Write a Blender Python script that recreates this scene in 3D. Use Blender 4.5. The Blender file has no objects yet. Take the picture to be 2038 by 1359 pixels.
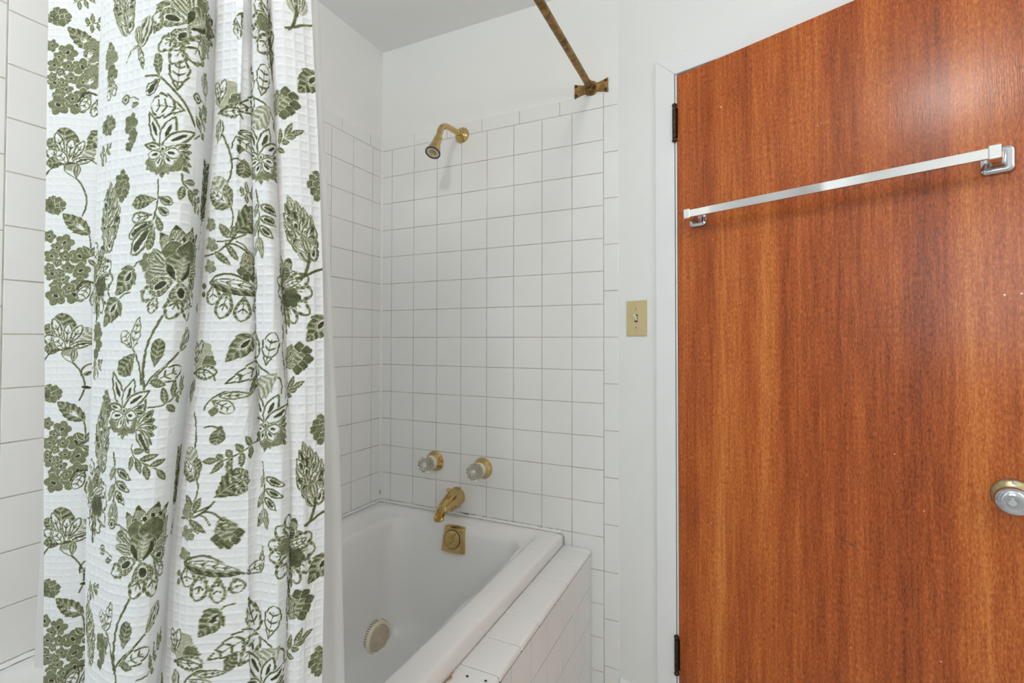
import bpy, bmesh, math, random
import numpy as np
from mathutils import Vector, Matrix

sc = bpy.context.scene
col = sc.collection
random.seed(7)
rng = np.random.default_rng(11)
EYE = 1.255                      # height of the old level line above the floor
PI = math.pi
R = math.radians


# ------------------------------------------------------------------ materials
def lin(r, g, b):
    f = lambda c: (c / 255 / 12.92) if c / 255 <= 0.04045 else ((c / 255 + 0.055) / 1.055) ** 2.4
    return (f(r), f(g), f(b), 1.0)


class NT:
    def __init__(s, name):
        s.m = bpy.data.materials.new(name)
        s.m.use_nodes = True
        s.t = s.m.node_tree
        s.b = s.t.nodes['Principled BSDF']
        s.out = s.t.nodes['Material Output']

    def n(s, typ, **kw):
        nd = s.t.nodes.new(typ)
        for k, v in kw.items():
            if k.startswith('i_'):
                nd.inputs[k[2:].replace('_', ' ')].default_value = v
            else:
                setattr(nd, k, v)
        return nd

    def l(s, a, b):
        s.t.links.new(a, b)

    def math(s, op, a, b=None):
        nd = s.n('ShaderNodeMath', operation=op)
        for i, v in enumerate((a, b)):
            if v is None:
                continue
            if isinstance(v, (int, float)):
                nd.inputs[i].default_value = v
            else:
                s.l(v, nd.inputs[i])
        return nd.outputs[0]

    def ramp(s, fac, stops):
        nd = s.n('ShaderNodeValToRGB')
        e = nd.color_ramp.elements
        while len(e) < len(stops):
            e.new(0.5)
        for i, (p, c) in enumerate(stops):
            e[i].position = p
            e[i].color = c
        s.l(fac, nd.inputs[0])
        return nd.outputs[0]

    def coords(s, scale=(1, 1, 1), kind='Object'):
        tc = s.n('ShaderNodeTexCoord')
        mp = s.n('ShaderNodeMapping')
        mp.inputs['Scale'].default_value = scale
        s.l(tc.outputs[kind], mp.inputs[0])
        return mp.outputs[0]

    def noise(s, vec, scale=5, detail=3, rough=0.5):
        nd = s.n('ShaderNodeTexNoise')
        nd.inputs['Scale'].default_value = scale
        nd.inputs['Detail'].default_value = detail
        nd.inputs['Roughness'].default_value = rough
        s.l(vec, nd.inputs['Vector'])
        return nd.outputs[0]

    def bump(s, h, strength=0.2, dist=0.001):
        nd = s.n('ShaderNodeBump')
        nd.inputs['Strength'].default_value = strength
        nd.inputs['Distance'].default_value = dist
        s.l(h, nd.inputs['Height'])
        s.l(nd.outputs[0], s.b.inputs['Normal'])
        return nd.outputs[0]

    def set(s, **kw):
        for k, v in kw.items():
            s.b.inputs[k.replace('_', ' ')].default_value = v
        return s


def plain(name, c, rough=0.5, metal=0.0, var=0.0, vscale=8, bump=0.0, bscale=200, bdist=0.0005, **kw):
    t = NT(name)
    t.set(Base_Color=c, Roughness=rough, Metallic=metal, **kw)
    v = t.coords()
    if var:
        nz = t.noise(v, vscale, 4)
        lo = tuple(x * (1 - var) for x in c[:3]) + (1,)
        hi = tuple(min(1, x * (1 + var)) for x in c[:3]) + (1,)
        t.l(t.ramp(nz, [(0.3, lo), (0.7, hi)]), t.b.inputs['Base Color'])
    if bump:
        t.bump(t.noise(v, bscale, 2), bump, bdist)
    return t.m


M = {}
M['paint'] = plain('wall_paint', (0.82, 0.82, 0.802, 1), 0.55, var=0.012, vscale=2.5, bump=0.15, bscale=160)
M['ceiling'] = plain('ceiling_paint', (0.84, 0.84, 0.825, 1), 0.7, var=0.01, bump=0.15, bscale=120)
M['trim'] = plain('gloss_trim_paint', (0.82, 0.82, 0.82, 1), 0.28, var=0.01, bump=0.06, bscale=30)
M['tile'] = plain('white_glazed_tile', (0.81, 0.81, 0.795, 1), 0.08, var=0.012, vscale=9, bump=0.05, bscale=14, bdist=0.002)
M['grout'] = plain('grout', (0.50, 0.47, 0.42, 1), 0.9, var=0.25, vscale=14)
M['caulk'] = plain('white_caulk', (0.78, 0.775, 0.76, 1), 0.5, var=0.04, vscale=60, bump=0.4, bscale=90, bdist=0.002)
M['grime'] = plain('caulk_grime', (0.28, 0.27, 0.26, 1), 0.8, var=0.5, vscale=120)
M['tub'] = plain('white_acrylic', (0.80, 0.795, 0.785, 1), 0.16, var=0.008, vscale=5)
M['brass'] = plain('polished_brass', (0.60, 0.43, 0.185, 1), 0.11, 1.0, var=0.10, vscale=40)
M['oldbrass'] = plain('tarnished_brass', (0.27, 0.155, 0.055, 1), 0.42, 0.9, var=0.55, vscale=55, bump=0.2, bscale=130)
M['darkbrass'] = plain('dark_bronze', (0.05, 0.036, 0.02, 1), 0.38, 0.8, var=0.6, vscale=120)
M['chrome'] = plain('chrome', (0.86, 0.87, 0.88, 1), 0.07, 1.0, var=0.02)
M['knobchrome'] = plain('knob_chrome', (0.58, 0.60, 0.64, 1), 0.06, 1.0, var=0.02)
M['rosebrass'] = plain('worn_plated_brass', (0.45, 0.38, 0.22, 1), 0.30, 1.0, var=0.35, vscale=90)
M['steel'] = plain('dull_steel', (0.55, 0.54, 0.51, 1), 0.45, 0.8, var=0.05)
M['ivory'] = plain('ivory_plastic', lin(202, 185, 138), 0.38, var=0.04, vscale=30)
M['cream'] = plain('cream_plastic', lin(226, 218, 196), 0.35, var=0.03, vscale=40)
M['grille'] = plain('beige_grille', lin(208, 192, 172), 0.5, var=0.08, vscale=60)
M['black'] = plain('dark_gap', (0.02, 0.02, 0.02, 1), 0.8)
M['rubber'] = plain('dark_rubber', (0.05, 0.045, 0.035, 1), 0.5)
M['offwhite'] = plain('white_nozzle', (0.72, 0.72, 0.70, 1), 0.4)
M['rawwood'] = plain('bare_chipped_wood', lin(170, 120, 75), 0.8, var=0.4, vscale=90)
M['floor'] = plain('floor_vinyl', (0.70, 0.69, 0.66, 1), 0.4, var=0.06, vscale=12)
t = NT('clear_acrylic')
t.set(Base_Color=(0.97, 0.965, 0.95, 1), Roughness=0.03, IOR=1.49)
t.b.inputs['Transmission Weight'].default_value = 1.0
nz = t.noise(t.coords(), 40, 1)
t.bump(nz, 0.05, 0.0005)
M['acrylic'] = t.m

# reddish ribbon-grain veneer
t = NT('mahogany_veneer')
v1 = t.coords((1, 1, 0.035))
band = t.noise(v1, 13, 3, 0.55)
v2 = t.coords((1, 1, 0.05))
grain = t.noise(v2, 120, 4, 0.65)
v3 = t.coords((1, 1, 0.10))
pore = t.noise(v3, 520, 2, 0.6)
v4 = t.coords((1, 1, 0.30))
fig = t.noise(v4, 330, 3, 0.7)
f = t.math('ADD', t.math('MULTIPLY', band, 0.44), t.math('MULTIPLY', grain, 0.30))
f = t.math('ADD', f, t.math('MULTIPLY', fig, 0.46))
c = t.ramp(f, [(0.44, lin(104, 46, 17)), (0.555, lin(156, 74, 28)), (0.635, lin(182, 95, 38)), (0.76, lin(214, 133, 64))])
pm = t.ramp(pore, [(0.30, (0.42, 0.36, 0.34, 1)), (0.44, (1, 1, 1, 1))])
mx = t.n('ShaderNodeMix', data_type='RGBA', blend_type='MULTIPLY')
mx.inputs[0].default_value = 0.55
t.l(c, mx.inputs[6])
t.l(pm, mx.inputs[7])
t.l(mx.outputs[2], t.b.inputs['Base Color'])
t.set(Roughness=0.40)
t.b.inputs['Specular IOR Level'].default_value = 0.2
t.b.inputs['Coat Weight'].default_value = 0.42
t.b.inputs['Coat Roughness'].default_value = 0.2
hgt = t.math('ADD', t.math('MULTIPLY', pore, 0.8), t.math('MULTIPLY', fig, 0.6))
t.bump(hgt, 0.4, 0.0009)
cb = t.n('ShaderNodeBump'); cb.inputs['Strength'].default_value = 0.32; cb.inputs['Distance'].default_value = 0.0006
t.l(hgt, cb.inputs['Height']); t.l(cb.outputs[0], t.b.inputs['Coat Normal'])
M['wood'] = t.m

# printed waffle cotton: the print is an ink density stored on the cloth itself
t = NT('printed_waffle_cotton')
at = t.n('ShaderNodeAttribute')
at.attribute_name = 'ink'
sv = t.n('ShaderNodeAttribute')
sv.attribute_name = 'cloth'
scr = t.noise(sv.outputs['Vector'], 900, 2, 0.6)
wash = t.noise(sv.outputs['Vector'], 130, 2, 0.5)
mul = t.math('ADD', t.math('MULTIPLY', scr, 1.1), t.math('MULTIPLY', wash, 0.7))
ink = t.math('MULTIPLY', at.outputs['Fac'], t.math('ADD', mul, 0.12))
c = t.ramp(ink, [(0.04, (0.90, 0.90, 0.905, 1)), (0.26, lin(190, 191, 164)), (0.55, lin(130, 133, 98)), (0.80, lin(86, 90, 60)), (1.0, lin(54, 58, 36))])
t.l(c, t.b.inputs['Base Color'])
t.set(Roughness=0.85)
t.b.inputs['Sheen Weight'].default_value = 0.1
tr = t.n('ShaderNodeBsdfTranslucent')
t.l(c, tr.inputs['Color'])
ms = t.n('ShaderNodeMixShader')
ms.inputs[0].default_value = 0.42
t.l(t.b.outputs[0], ms.inputs[1])
t.l(tr.outputs[0], ms.inputs[2])
t.l(ms.outputs[0], t.out.inputs[0])
t.bump(t.noise(sv.outputs['Vector'], 1400, 2), 0.25, 0.0006)
M['fabric'] = t.m

# frosted vinyl liner
t = NT('frosted_vinyl')
t.set(Base_Color=(0.84, 0.84, 0.835, 1), Roughness=0.35)
tl = t.n('ShaderNodeBsdfTranslucent')
tl.inputs['Color'].default_value = (0.86, 0.86, 0.85, 1)
tp = t.n('ShaderNodeBsdfTransparent')
m1 = t.n('ShaderNodeMixShader')
m1.inputs[0].default_value = 0.45
t.l(t.b.outputs[0], m1.inputs[1])
t.l(tl.outputs[0], m1.inputs[2])
m2 = t.n('ShaderNodeMixShader')
m2.inputs[0].default_value = 0.22
t.l(m1.outputs[0], m2.inputs[1])
t.l(tp.outputs[0], m2.inputs[2])
t.l(m2.outputs[0], t.out.inputs[0])
t.bump(t.noise(t.coords((1, 1, 0.4)), 30, 3), 0.3, 0.004)
M['vinyl'] = t.m

t = NT('lit_globe_glass')
t.b.inputs['Emission Color'].default_value = (1.0, 0.985, 0.945, 1)
t.b.inputs['Emission Strength'].default_value = 72.0
M['globe'] = t.m
t = NT('fill_bulb_glow')
t.b.inputs['Emission Color'].default_value = (1.0, 0.985, 0.945, 1)
t.b.inputs['Emission Strength'].default_value = 20.0  # glow for the added fill globes out of view
M['fill_bulb'] = t.m
t = NT('window_glass')
t.set(Base_Color=(1, 1, 1, 1), Roughness=0.0, IOR=1.45)
t.b.inputs['Transmission Weight'].default_value = 1.0
M['glass'] = t.m


# ------------------------------------------------------------------ object helpers
def link(o, parent=None):
    col.objects.link(o)
    if parent is not None:
        o.parent = parent
    return o


def tag(o, label=None, cat=None, kind=None, group=None):
    if label: o['label'] = label
    if cat: o['category'] = cat
    if kind: o['kind'] = kind
    if group: o['group'] = group
    return o


def empty(name, loc=(0, 0, 0), rz=0.0):
    o = bpy.data.objects.new(name, None)
    o.empty_display_size = 0.05
    o.location = loc
    o.rotation_euler = (0, 0, rz)
    return link(o)


class MB:
    """collects shapes into one mesh"""
    def __init__(s):
        s.v, s.f, s.mi = [], [], []

    def add(s, v, f, m=0):
        o = len(s.v)
        s.v += [tuple(map(float, q)) for q in v]
        s.f += [tuple(o + i for i in q) for q in f]
        s.mi += [m] * len(f)

    def box(s, a, b, m=0):
        (x0, y0, z0), (x1, y1, z1) = a, b
        v = [(x, y, z) for x in (x0, x1) for y in (y0, y1) for z in (z0, z1)]
        f = [(0, 1, 3, 2), (4, 6, 7, 5), (0, 4, 5, 1), (2, 3, 7, 6), (0, 2, 6, 4), (1, 5, 7, 3)]
        s.add(v, f, m)

    def loft(s, rings, m=0, cap0=True, cap1=True, closed=True):
        n = len(rings[0])
        v = [q for r in rings for q in r]
        f = []
        for i in range(len(rings) - 1):
            for j in range(n if closed else n - 1):
                k = (j + 1) % n
                f.append((i * n + j, i * n + k, (i + 1) * n + k, (i + 1) * n + j))
        if cap0: f.append(tuple(range(n))[::-1])
        if cap1: f.append(tuple((len(rings) - 1) * n + j for j in range(n)))
        s.add(v, f, m)

    def lathe(s, prof, origin=(0, 0, 0), axis=(0, 0, 1), n=32, m=0, lobes=0, depth=0.0, cap=True):
        A = Vector(axis).normalized()
        U = A.orthogonal().normalized()
        W = A.cross(U)
        O = Vector(origin)
        rings = []
        for h, r in prof:
            ring = []
            for j in range(n):
                a = 2 * PI * j / n
                q = r * (1 + depth * math.cos(lobes * a)) if lobes else r
                ring.append(O + A * h + (U * math.cos(a) + W * math.sin(a)) * q)
            rings.append(ring)
        s.loft(rings, m, cap, cap)

    def tube(s, pts, rad, n=16, m=0):
        P = [Vector(q) for q in pts]
        rr = rad if isinstance(rad, (list, tuple)) else [rad] * len(P)
        T = [(P[min(i + 1, len(P) - 1)] - P[max(i - 1, 0)]).normalized() for i in range(len(P))]
        U = T[0].orthogonal().normalized()
        rings = []
        for i in range(len(P)):
            U = (U - T[i] * U.dot(T[i])).normalized()
            W = T[i].cross(U)
            rings.append([P[i] + (U * math.cos(2 * PI * j / n) + W * math.sin(2 * PI * j / n)) * rr[i] for j in range(n)])
        s.loft(rings, m)

    def prism(s, poly, depth, frame, m=0, bev=0.0):
        """poly in (a,b); frame maps (a,b,c)->xyz; extruded c from 0 to depth, front edge softened by bev"""
        rings = [[frame(a, b, 0) for a, b in poly], [frame(a, b, depth - bev) for a, b in poly]]
        if bev:
            cx = sum(a for a, b in poly) / len(poly)
            cy = sum(b for a, b in poly) / len(poly)
            for k in (0.5, 1.0):
                ins = bev * (1 - math.cos(k * PI / 2))
                q = []
                for a, b in poly:
                    d = math.hypot(a - cx, b - cy)
                    e = max(0.0, 1 - ins / d)
                    q.append(frame(cx + (a - cx) * e, cy + (b - cy) * e, depth - bev + bev * math.sin(k * PI / 2)))
                rings.append(q)
            rings.append([frame(cx + (a - cx) * e2, cy + (b - cy) * e2, depth) for (a, b), e2 in ((ab, max(0.0, 1 - (bev + 0.0006) / math.hypot(ab[0] - cx, ab[1] - cy))) for ab in poly)])
        s.loft(rings, m)

    def build(s, name, mats, parent=None, smooth=30, bevel=0.0, seg=2):
        me = bpy.data.meshes.new(name)
        me.from_pydata(s.v, [], s.f)
        for k in (mats if isinstance(mats, (list, tuple)) else [mats]):
            me.materials.append(k)
        me.polygons.foreach_set('material_index', s.mi)
        bm = bmesh.new()
        bm.from_mesh(me)
        bmesh.ops.recalc_face_normals(bm, faces=bm.faces[:])
        if bevel:
            es = [e for e in bm.edges if len(e.link_faces) == 2 and e.calc_face_angle(0) > R(40)]
            bmesh.ops.bevel(bm, geom=es, offset=bevel, segments=seg, affect='EDGES', profile=0.5)
        if bevel and smooth is not None: smooth = min(smooth, 18)
        if smooth is not None:
            for f in bm.faces: f.smooth = True
            for e in bm.edges:
                if len(e.link_faces) == 2 and e.calc_face_angle(0) > R(smooth): e.smooth = False
        bm.to_mesh(me)
        bm.free()
        return link(bpy.data.objects.new(name, me), parent)


def rrect(x0, x1, y0, y1, r, n=6):
    pts = []
    for cx, cy, a0 in ((x1 - r, y1 - r, 0), (x0 + r, y1 - r, 90), (x0 + r, y0 + r, 180), (x1 - r, y0 + r, 270)):
        for k in range(n + 1):
            a = R(a0 + 90 * k / n)
            pts.append((cx + r * math.cos(a), cy + r * math.sin(a)))
    return pts


def bez(p0, p1, p2, p3, n=12):
    p0, p1, p2, p3 = map(Vector, (p0, p1, p2, p3))
    return [(1 - t) ** 3 * p0 + 3 * t * (1 - t) ** 2 * p1 + 3 * t * t * (1 - t) * p2 + t ** 3 * p3 for t in [i / n for i in range(n + 1)]]


# ------------------------------------------------------------------ room shell
WX = 0.9857                       # where the slanted door wall leaves the tiled wall
WA = R(-16.3)
wdir = Vector((math.cos(WA), math.sin(WA), 0))
wnor = Vector((math.sin(WA), -math.cos(WA), 0))     # into the room
HC = EYE + 1.187
XR, YF = 2.45, -2.75
YR = (XR - WX) * math.tan(WA)
LW = (XR - WX) / math.cos(WA)

m = MB(); m.box((-0.12, YF - 0.12, -0.08), (XR + 0.12, 0.12, 0))
tag(m.build('floor', M['floor']), 'beige vinyl floor of the bathroom', 'floor', 'structure')
m = MB(); m.box((-0.12, YF - 0.12, HC), (XR + 0.12, 0.12, HC + 0.08))
tag(m.build('ceiling', M['ceiling']), 'flat white painted ceiling above the shower', 'ceiling', 'structure')
wall_back = MB(); wall_back.box((0, 0, 0), (WX, 0.12, HC))
wall_back = tag(wall_back.build('wall_back', M['paint']), 'white wall behind shower head and taps, tiled below', 'wall', 'structure')
m = MB(); m.box((-0.12, YF - 0.12, 0), (0, 0.12, HC))
wall_left = tag(m.build('wall_left', M['paint']), 'white side wall along the tub, tiled beside the curtain', 'wall', 'structure')
# wall facing the shower, with the window that lets daylight in
wx0, wx1, wz0, wz1 = 0.35, 1.10, 1.15, 2.05
m = MB()
m.box((0, YF - 0.12, 0), (wx0, YF, HC)); m.box((wx1, YF - 0.12, 0), (XR + 0.12, YF, HC))
m.box((wx0, YF - 0.12, 0), (wx1, YF, wz0)); m.box((wx0, YF - 0.12, wz1), (wx1, YF, HC))
tag(m.build('wall_front', M['paint']), 'plain white wall with a window facing the shower', 'wall', 'structure')
m = MB(); m.box((XR, YF, 0), (XR + 0.12, YR, HC))
tag(m.build('wall_right', M['paint']), 'plain white wall beyond the door', 'wall', 'structure')
# slanted wall with the door opening (local x runs along the wall, -y is the room)
DS0, DS1, DTOP = 0.2020, 0.2020 + 0.772, EYE + 0.796
m = MB()
m.box((0, 0, 0), (DS0, 0.12, HC)); m.box((DS1, 0, 0), (LW, 0.12, HC)); m.box((DS0, 0, DTOP), (DS1, 0.12, HC))
wall_door = m.build('wall_doorway', M['paint'])
wall_door.location = (WX, 0, 0); wall_door.rotation_euler = (0, 0, WA)
tag(wall_door, 'white wall with light switch and door opening', 'wall', 'structure')

# door casing
cs0, cs1, cz1, cz0 = 0.1347, 0.1970, EYE + 0.855, EYE + 0.7925
m = MB()
m.loft([[(cs0, -0.016, 0), (cs1, -0.016, 0), (cs1, 0, 0), (cs0, 0, 0)], [(cs0, -0.016, cz1), (cs1, -0.016, cz0), (cs1, 0, cz0), (cs0, 0, cz1)]])
ce0, ce1 = DS1 + 0.005, DS1 + 0.067
m.loft([[(cs0, -0.016, cz1), (cs1, -0.016, cz0), (cs1, 0, cz0), (cs0, 0, cz1)], [(ce1, -0.016, cz1), (ce0, -0.016, cz0), (ce0, 0, cz0), (ce1, 0, cz1)]])
m.loft([[(ce1, -0.016, 0), (ce0, -0.016, 0), (ce0, 0, 0), (ce1, 0, 0)], [(ce1, -0.016, cz1), (ce0, -0.016, cz0), (ce0, 0, cz0), (ce1, 0, cz1)]])
casing = m.build('trim_1', M['trim'], bevel=0.0025)
casing.location = wall_door.location; casing.rotation_euler = wall_door.rotation_euler
tag(casing, 'white painted casing around the brown door', 'door casing', 'structure')
m = MB()   # jamb lining and stop
m.box((DS0 - 0.0035, -0.0145, 0), (DS0 + 0.0015, 0.118, DTOP - 0.002)); m.box((DS1 - 0.0015, -0.0145, 0), (DS1 + 0.0035, 0.118, DTOP - 0.002))
m.box((DS0 + 0.0015, -0.0145, DTOP - 0.006), (DS1 - 0.0015, 0.118, DTOP - 0.0015))
m.box((DS0 + 0.0015, 0.052, 0), (DS0 + 0.013, 0.085, DTOP - 0.006)); m.box((DS1 - 0.013, 0.052, 0), (DS1 - 0.0015, 0.085, DTOP - 0.006))
m.build('door_jamb', M['trim'], casing)
m = MB(); m.box((cs1 + 0.0002, -0.0156, 0.0), (cs1 + 0.0014, -0.0060, DTOP - 0.002))
m.box((cs1 + 0.0014, -0.0156, cz0 - 0.0016), (DS0 + 0.2, -0.0060, cz0 - 0.0004))
m.build('painted_gap', M['black'], casing)
# baseboard between tile and casing
m = MB()
prof = [(0, 0), (-0.012, 0), (-0.012, 0.128), (-0.010, 0.142), (-0.006, 0.151), (0, 0.154)]
m.loft([[(0.004, y, z) for y, z in prof], [(cs0, y, z) for y, z in prof]])
bb = m.build('baseboard_back', M['trim'], smooth=50)
bb.location = wall_door.location; bb.rotation_euler = wall_door.rotation_euler
tag(bb, 'short white baseboard between tile edge and door casing', 'baseboard', 'structure')

# window (lets the daylight in)
win = tag(empty('window_1', ((wx0 + wx1) / 2, YF - 0.06, (wz0 + wz1) / 2), R(90)), 'white framed window facing the shower', 'window', 'structure')
m = MB(); hw, hh = (wx1 - wx0) / 2, (wz1 - wz0) / 2
for a, b in (((-0.03, -hw, -hh), (0.03, -hw + 0.04, hh)), ((-0.03, hw - 0.04, -hh), (0.03, hw, hh)), ((-0.03, -hw + 0.04, -hh), (0.03, hw - 0.04, -hh + 0.04)), ((-0.03, -hw + 0.04, hh - 0.04), (0.03, hw - 0.04, hh)), ((-0.02, -0.015, -hh + 0.04), (0.02, 0.015, hh - 0.04))):
    m.box(a, b)
m.build('window_frame', M['trim'], win, bevel=0.002)


# ------------------------------------------------------------------ tiling
P = 0.11
G = 0.0024


def tile_block(m, a0, a1, b0, b1, fr, th=0.0032, edge=0.0012, g=G, sides=''):
    """one glazed tile from a0..a1, b0..b1 on a face; fr maps (a,b,height)"""
    h = g / 2
    a0 += h; a1 -= h; b0 += h; b1 -= h
    if a1 - a0 < 0.004 or b1 - b0 < 0.004: return
    rings = []
    for ins, z in ((0, 0.0), (0, th - edge), (edge * 0.3, th - edge * 0.3), (edge, th), (edge + 0.0005, th)):
        rings.append([fr(a0 + ins, b0 + ins, z), fr(a1 - ins, b0 + ins, z), fr(a1 - ins, b1 - ins, z), fr(a0 + ins, b1 - ins, z)])
    m.loft(rings, 0, cap0=False)


GR = 0.0022    # grout face stands a little below the glaze
frB = lambda a, b, h: (a, -GR * 0 - h, b)            # back wall: a = x, b = z
frL = lambda a, b, h: (h, a, b)                      # left wall: a = y, b = z
ZL = EYE                                             # the level joint
TT = 0.77
tub_top = EYE - 0.667

m = MB(); g = MB()
xs = [0.0055, 0.165 - P] + [0.165 + P * k for k in range(0, 8)]
for i in range(len(xs) - 1):
    for r in range(-11, 7):
        b0, b1 = ZL + r * P, ZL + (r + 1) * P
        b0 = max(b0, 0.003)
        if b1 > b0: tile_block(m, xs[i], xs[i + 1], b0, b1, frB)
m.build('tile_field', M['tile'], wall_back, smooth=25)
g.box((0.0, -GR, 0), (WX - 0.002, 0.001, ZL + TT + 0.047)); g.build('grout', M['grout'], wall_back)
m = MB()
a = 0.935
while a > 0.006:
    nx_ = a - 0.154 if a - 0.154 > 0.02 else 0.0055
    tile_block(m, nx_, a, ZL + TT, ZL + TT + 0.0485, frB, g=0.0022); a = nx_
tile_block(m, 0.935, WX, ZL + TT, ZL + TT + 0.0485, frB)
b = ZL + TT
while b > 0.01:
    tile_block(m, 0.935, WX, max(b - 0.154, 0.003), b, frB); b -= 0.154
m.build('tile_border', M['tile'], wall_back, smooth=25)

m = MB(); g = MB()
ys = [-0.0055] + [-0.0586 - P * k for k in range(0, 10)] + [-1.148]
for i in range(len(ys) - 1):
    if ys[i] <= ys[i + 1]: continue
    for r in range(-11, 7):
        b0, b1 = max(ZL + r * P, 0.003), ZL + (r + 1) * P
        if b1 > b0: tile_block(m, ys[i + 1], ys[i], b0, b1, frL)
m.build('tile_field', M['tile'], wall_left, smooth=25)
g.box((-0.001, -1.198, 0), (GR, -0.001, ZL + TT + 0.047)); g.build('grout', M['grout'], wall_left)
m = MB()
a = -0.0728
tile_block(m, a, -0.0055, ZL + TT, ZL + TT + 0.0485, frL, g=0.0022)
while a > -1.14:
    tile_block(m, max(a - 0.154, -1.148), a, ZL + TT, ZL + TT + 0.0485, frL, g=0.0022); a -= 0.154
tile_block(m, -1.199, -1.148, ZL + TT, ZL + TT + 0.0485, frL)
b = ZL + 0.671
tile_block(m, -1.199, -1.148, b, ZL + TT, frL)
while b > 0.01:
    tile_block(m, -1.199, -1.148, max(b - 0.154, 0.003), b, frL); b -= 0.154
m.build('tile_border', M['tile'], wall_left, smooth=25)
# caulked inside corner
m = MB()
arc = [(0.001, -0.001), (0.0085, -0.003), (0.0062, -0.0062), (0.003, -0.0085)]
m.loft([[(x, y, tub_top - 0.01) for x, y in arc], [(x, y, ZL + TT + 0.048) for x, y in arc]])
m.build('corner_caulk', M['caulk'], wall_back, smooth=80)

# ------------------------------------------------------------------ tiled tub deck
DX0, DX1, DZ, DY = 0.797, 0.893, EYE - 0.705, -1.34
deck = tag(empty('tub_surround', (0.85, -0.67, 0)), 'white tiled ledge and apron boxing in the bathtub', 'tub surround')
L2 = lambda x, y, z: (x - 0.85, y + 0.67, z)
m = MB(); m.box(L2(DX0 + 0.001, DY, 0.0), L2(DX1 - 0.0031, -0.0045, DZ - 0.005))
m.box(L2(0.004, DY, 0.0), L2(DX0 + 0.001, -1.245, DZ - 0.005))
m.build('core', M['grime'], deck)
m = MB()
js = [-0.0045, -0.0265] + [-0.0265 - P * k for k in range(1, 12)] + [DY]


def ledge(m, y1, y0):
    h = 0.0013
    y1 -= h; y0 += h
    r = 0.010
    pr = [(DX0 + 0.0015, DZ - 0.005), (DX0 + 0.0015, DZ - 0.001), (DX0 + 0.003, DZ)]
    pr += [(DX1 - r + r * math.sin(a), DZ - r + r * math.cos(a)) for a in (0, R(22), R(45), R(68), R(90))]
    pr += [(DX1, DZ - 0.0125), (DX1 - 0.006, DZ - 0.0125)]
    cx, cz = (DX0 + DX1) / 2, DZ - 0.005
    rings = []
    for y, k in ((y0, 0.0018), (y0 + 0.0018, 0), (y1 - 0.0018, 0), (y1, 0.0018)):
        rings.append([L2(x - (k if x > cx else -k), y, z - (k if z > cz else 0)) for x, z in pr])
    m.loft(rings)


for i in range(len(js) - 1):
    if js[i] - js[i + 1] > 0.006: ledge(m, js[i], js[i + 1])
m.build('ledge_tile', M['tile'], deck, smooth=35)
m = MB()
frF = lambda a, b, h: L2(DX1 - 0.0052 + h, a, b)
fb = [DZ - 0.0152, DZ - 0.0135 - 0.1085] + [DZ - 0.0135 - 0.1085 - P * k for k in range(1, 5)]
fj = [-0.0045, -0.075] + [-0.075 - P * k for k in range(1, 12)] + [DY]
for i in range(len(fj) - 1):
    for j in range(len(fb) - 1):
        b0 = max(fb[j + 1], 0.003)
        if fj[i] - fj[i + 1] > 0.006 and fb[j] > b0: tile_block(m, fj[i + 1], fj[i], b0, fb[j], frF, g=0.0020)
m.build('apron_tile', M['tile'], deck, smooth=25)
m = MB(); m.box(L2(DX1 - 0.0052, DY + 0.004, DZ - 0.0160), L2(DX1 - 0.0012, -0.005, DZ - 0.0122)); m.build('edge_gap', M['black'], deck)
for x, y in ((0.832, -0.716), (0.873, -0.712)):
    m = MB(); m.lathe([(0, 0.0030), (0.0008, 0.0030)], L2(x, y, DZ), n=12); m.build('screw_hole', M['black'], deck)
m = MB()
random.seed(3)
poly = [(0.7965 + 0.004 + random.uniform(-0.003, 0.0045) + (0.004 if 2 < k < 8 else 0), -0.715 - 0.006 * k) for k in range(12)]
m.loft([[L2(0.7985, y, DZ) for x, y in poly] + [], [L2(x, y, DZ + 0.0012) for x, y in poly]], cap0=False, cap1=False, closed=False)
o = m.build('chipped_grout', M['rawwood'], deck); o['label'] = 'brown chipped patch at the tub edge'

# ------------------------------------------------------------------ bathtub
def tub_ring(x0, x1, y0, y1, r, z, bow=0.0, n=10, sub=10):
    base = []
    cs = ((x1 - r, y1 - r, 0), (x0 + r, y1 - r, 90), (x0 + r, y0 + r, 180), (x1 - r, y0 + r, 270))
    pts = []
    for i, (cx, cy, a0) in enumerate(cs):
        arc = [(cx + r * math.cos(R(a0 + 90 * k / n)), cy + r * math.sin(R(a0 + 90 * k / n))) for k in range(n + 1)]
        pts += arc
        nx = cs[(i + 1) % 4]
        q = (nx[0] + r * math.cos(R(nx[2])), nx[1] + r * math.sin(R(nx[2])))
        for k in range(1, sub):
            u = k / sub
            pts.append((arc[-1][0] * (1 - u) + q[0] * u, arc[-1][1] * (1 - u) + q[1] * u))
    out = []
    for x, y in pts:
        if bow:
            w = np.interp(-y, [0.05, 0.16, 0.36, 0.50, 0.85, 1.15], [-0.004, 0.006, 0.020, 0.010, 0.030, 0.010])
            k = max(0.0, min(1.0, (x - 0.40) / 0.2))
            x += bow * w * k
        out.append((x, y, z + EYE))
    return out


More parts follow.
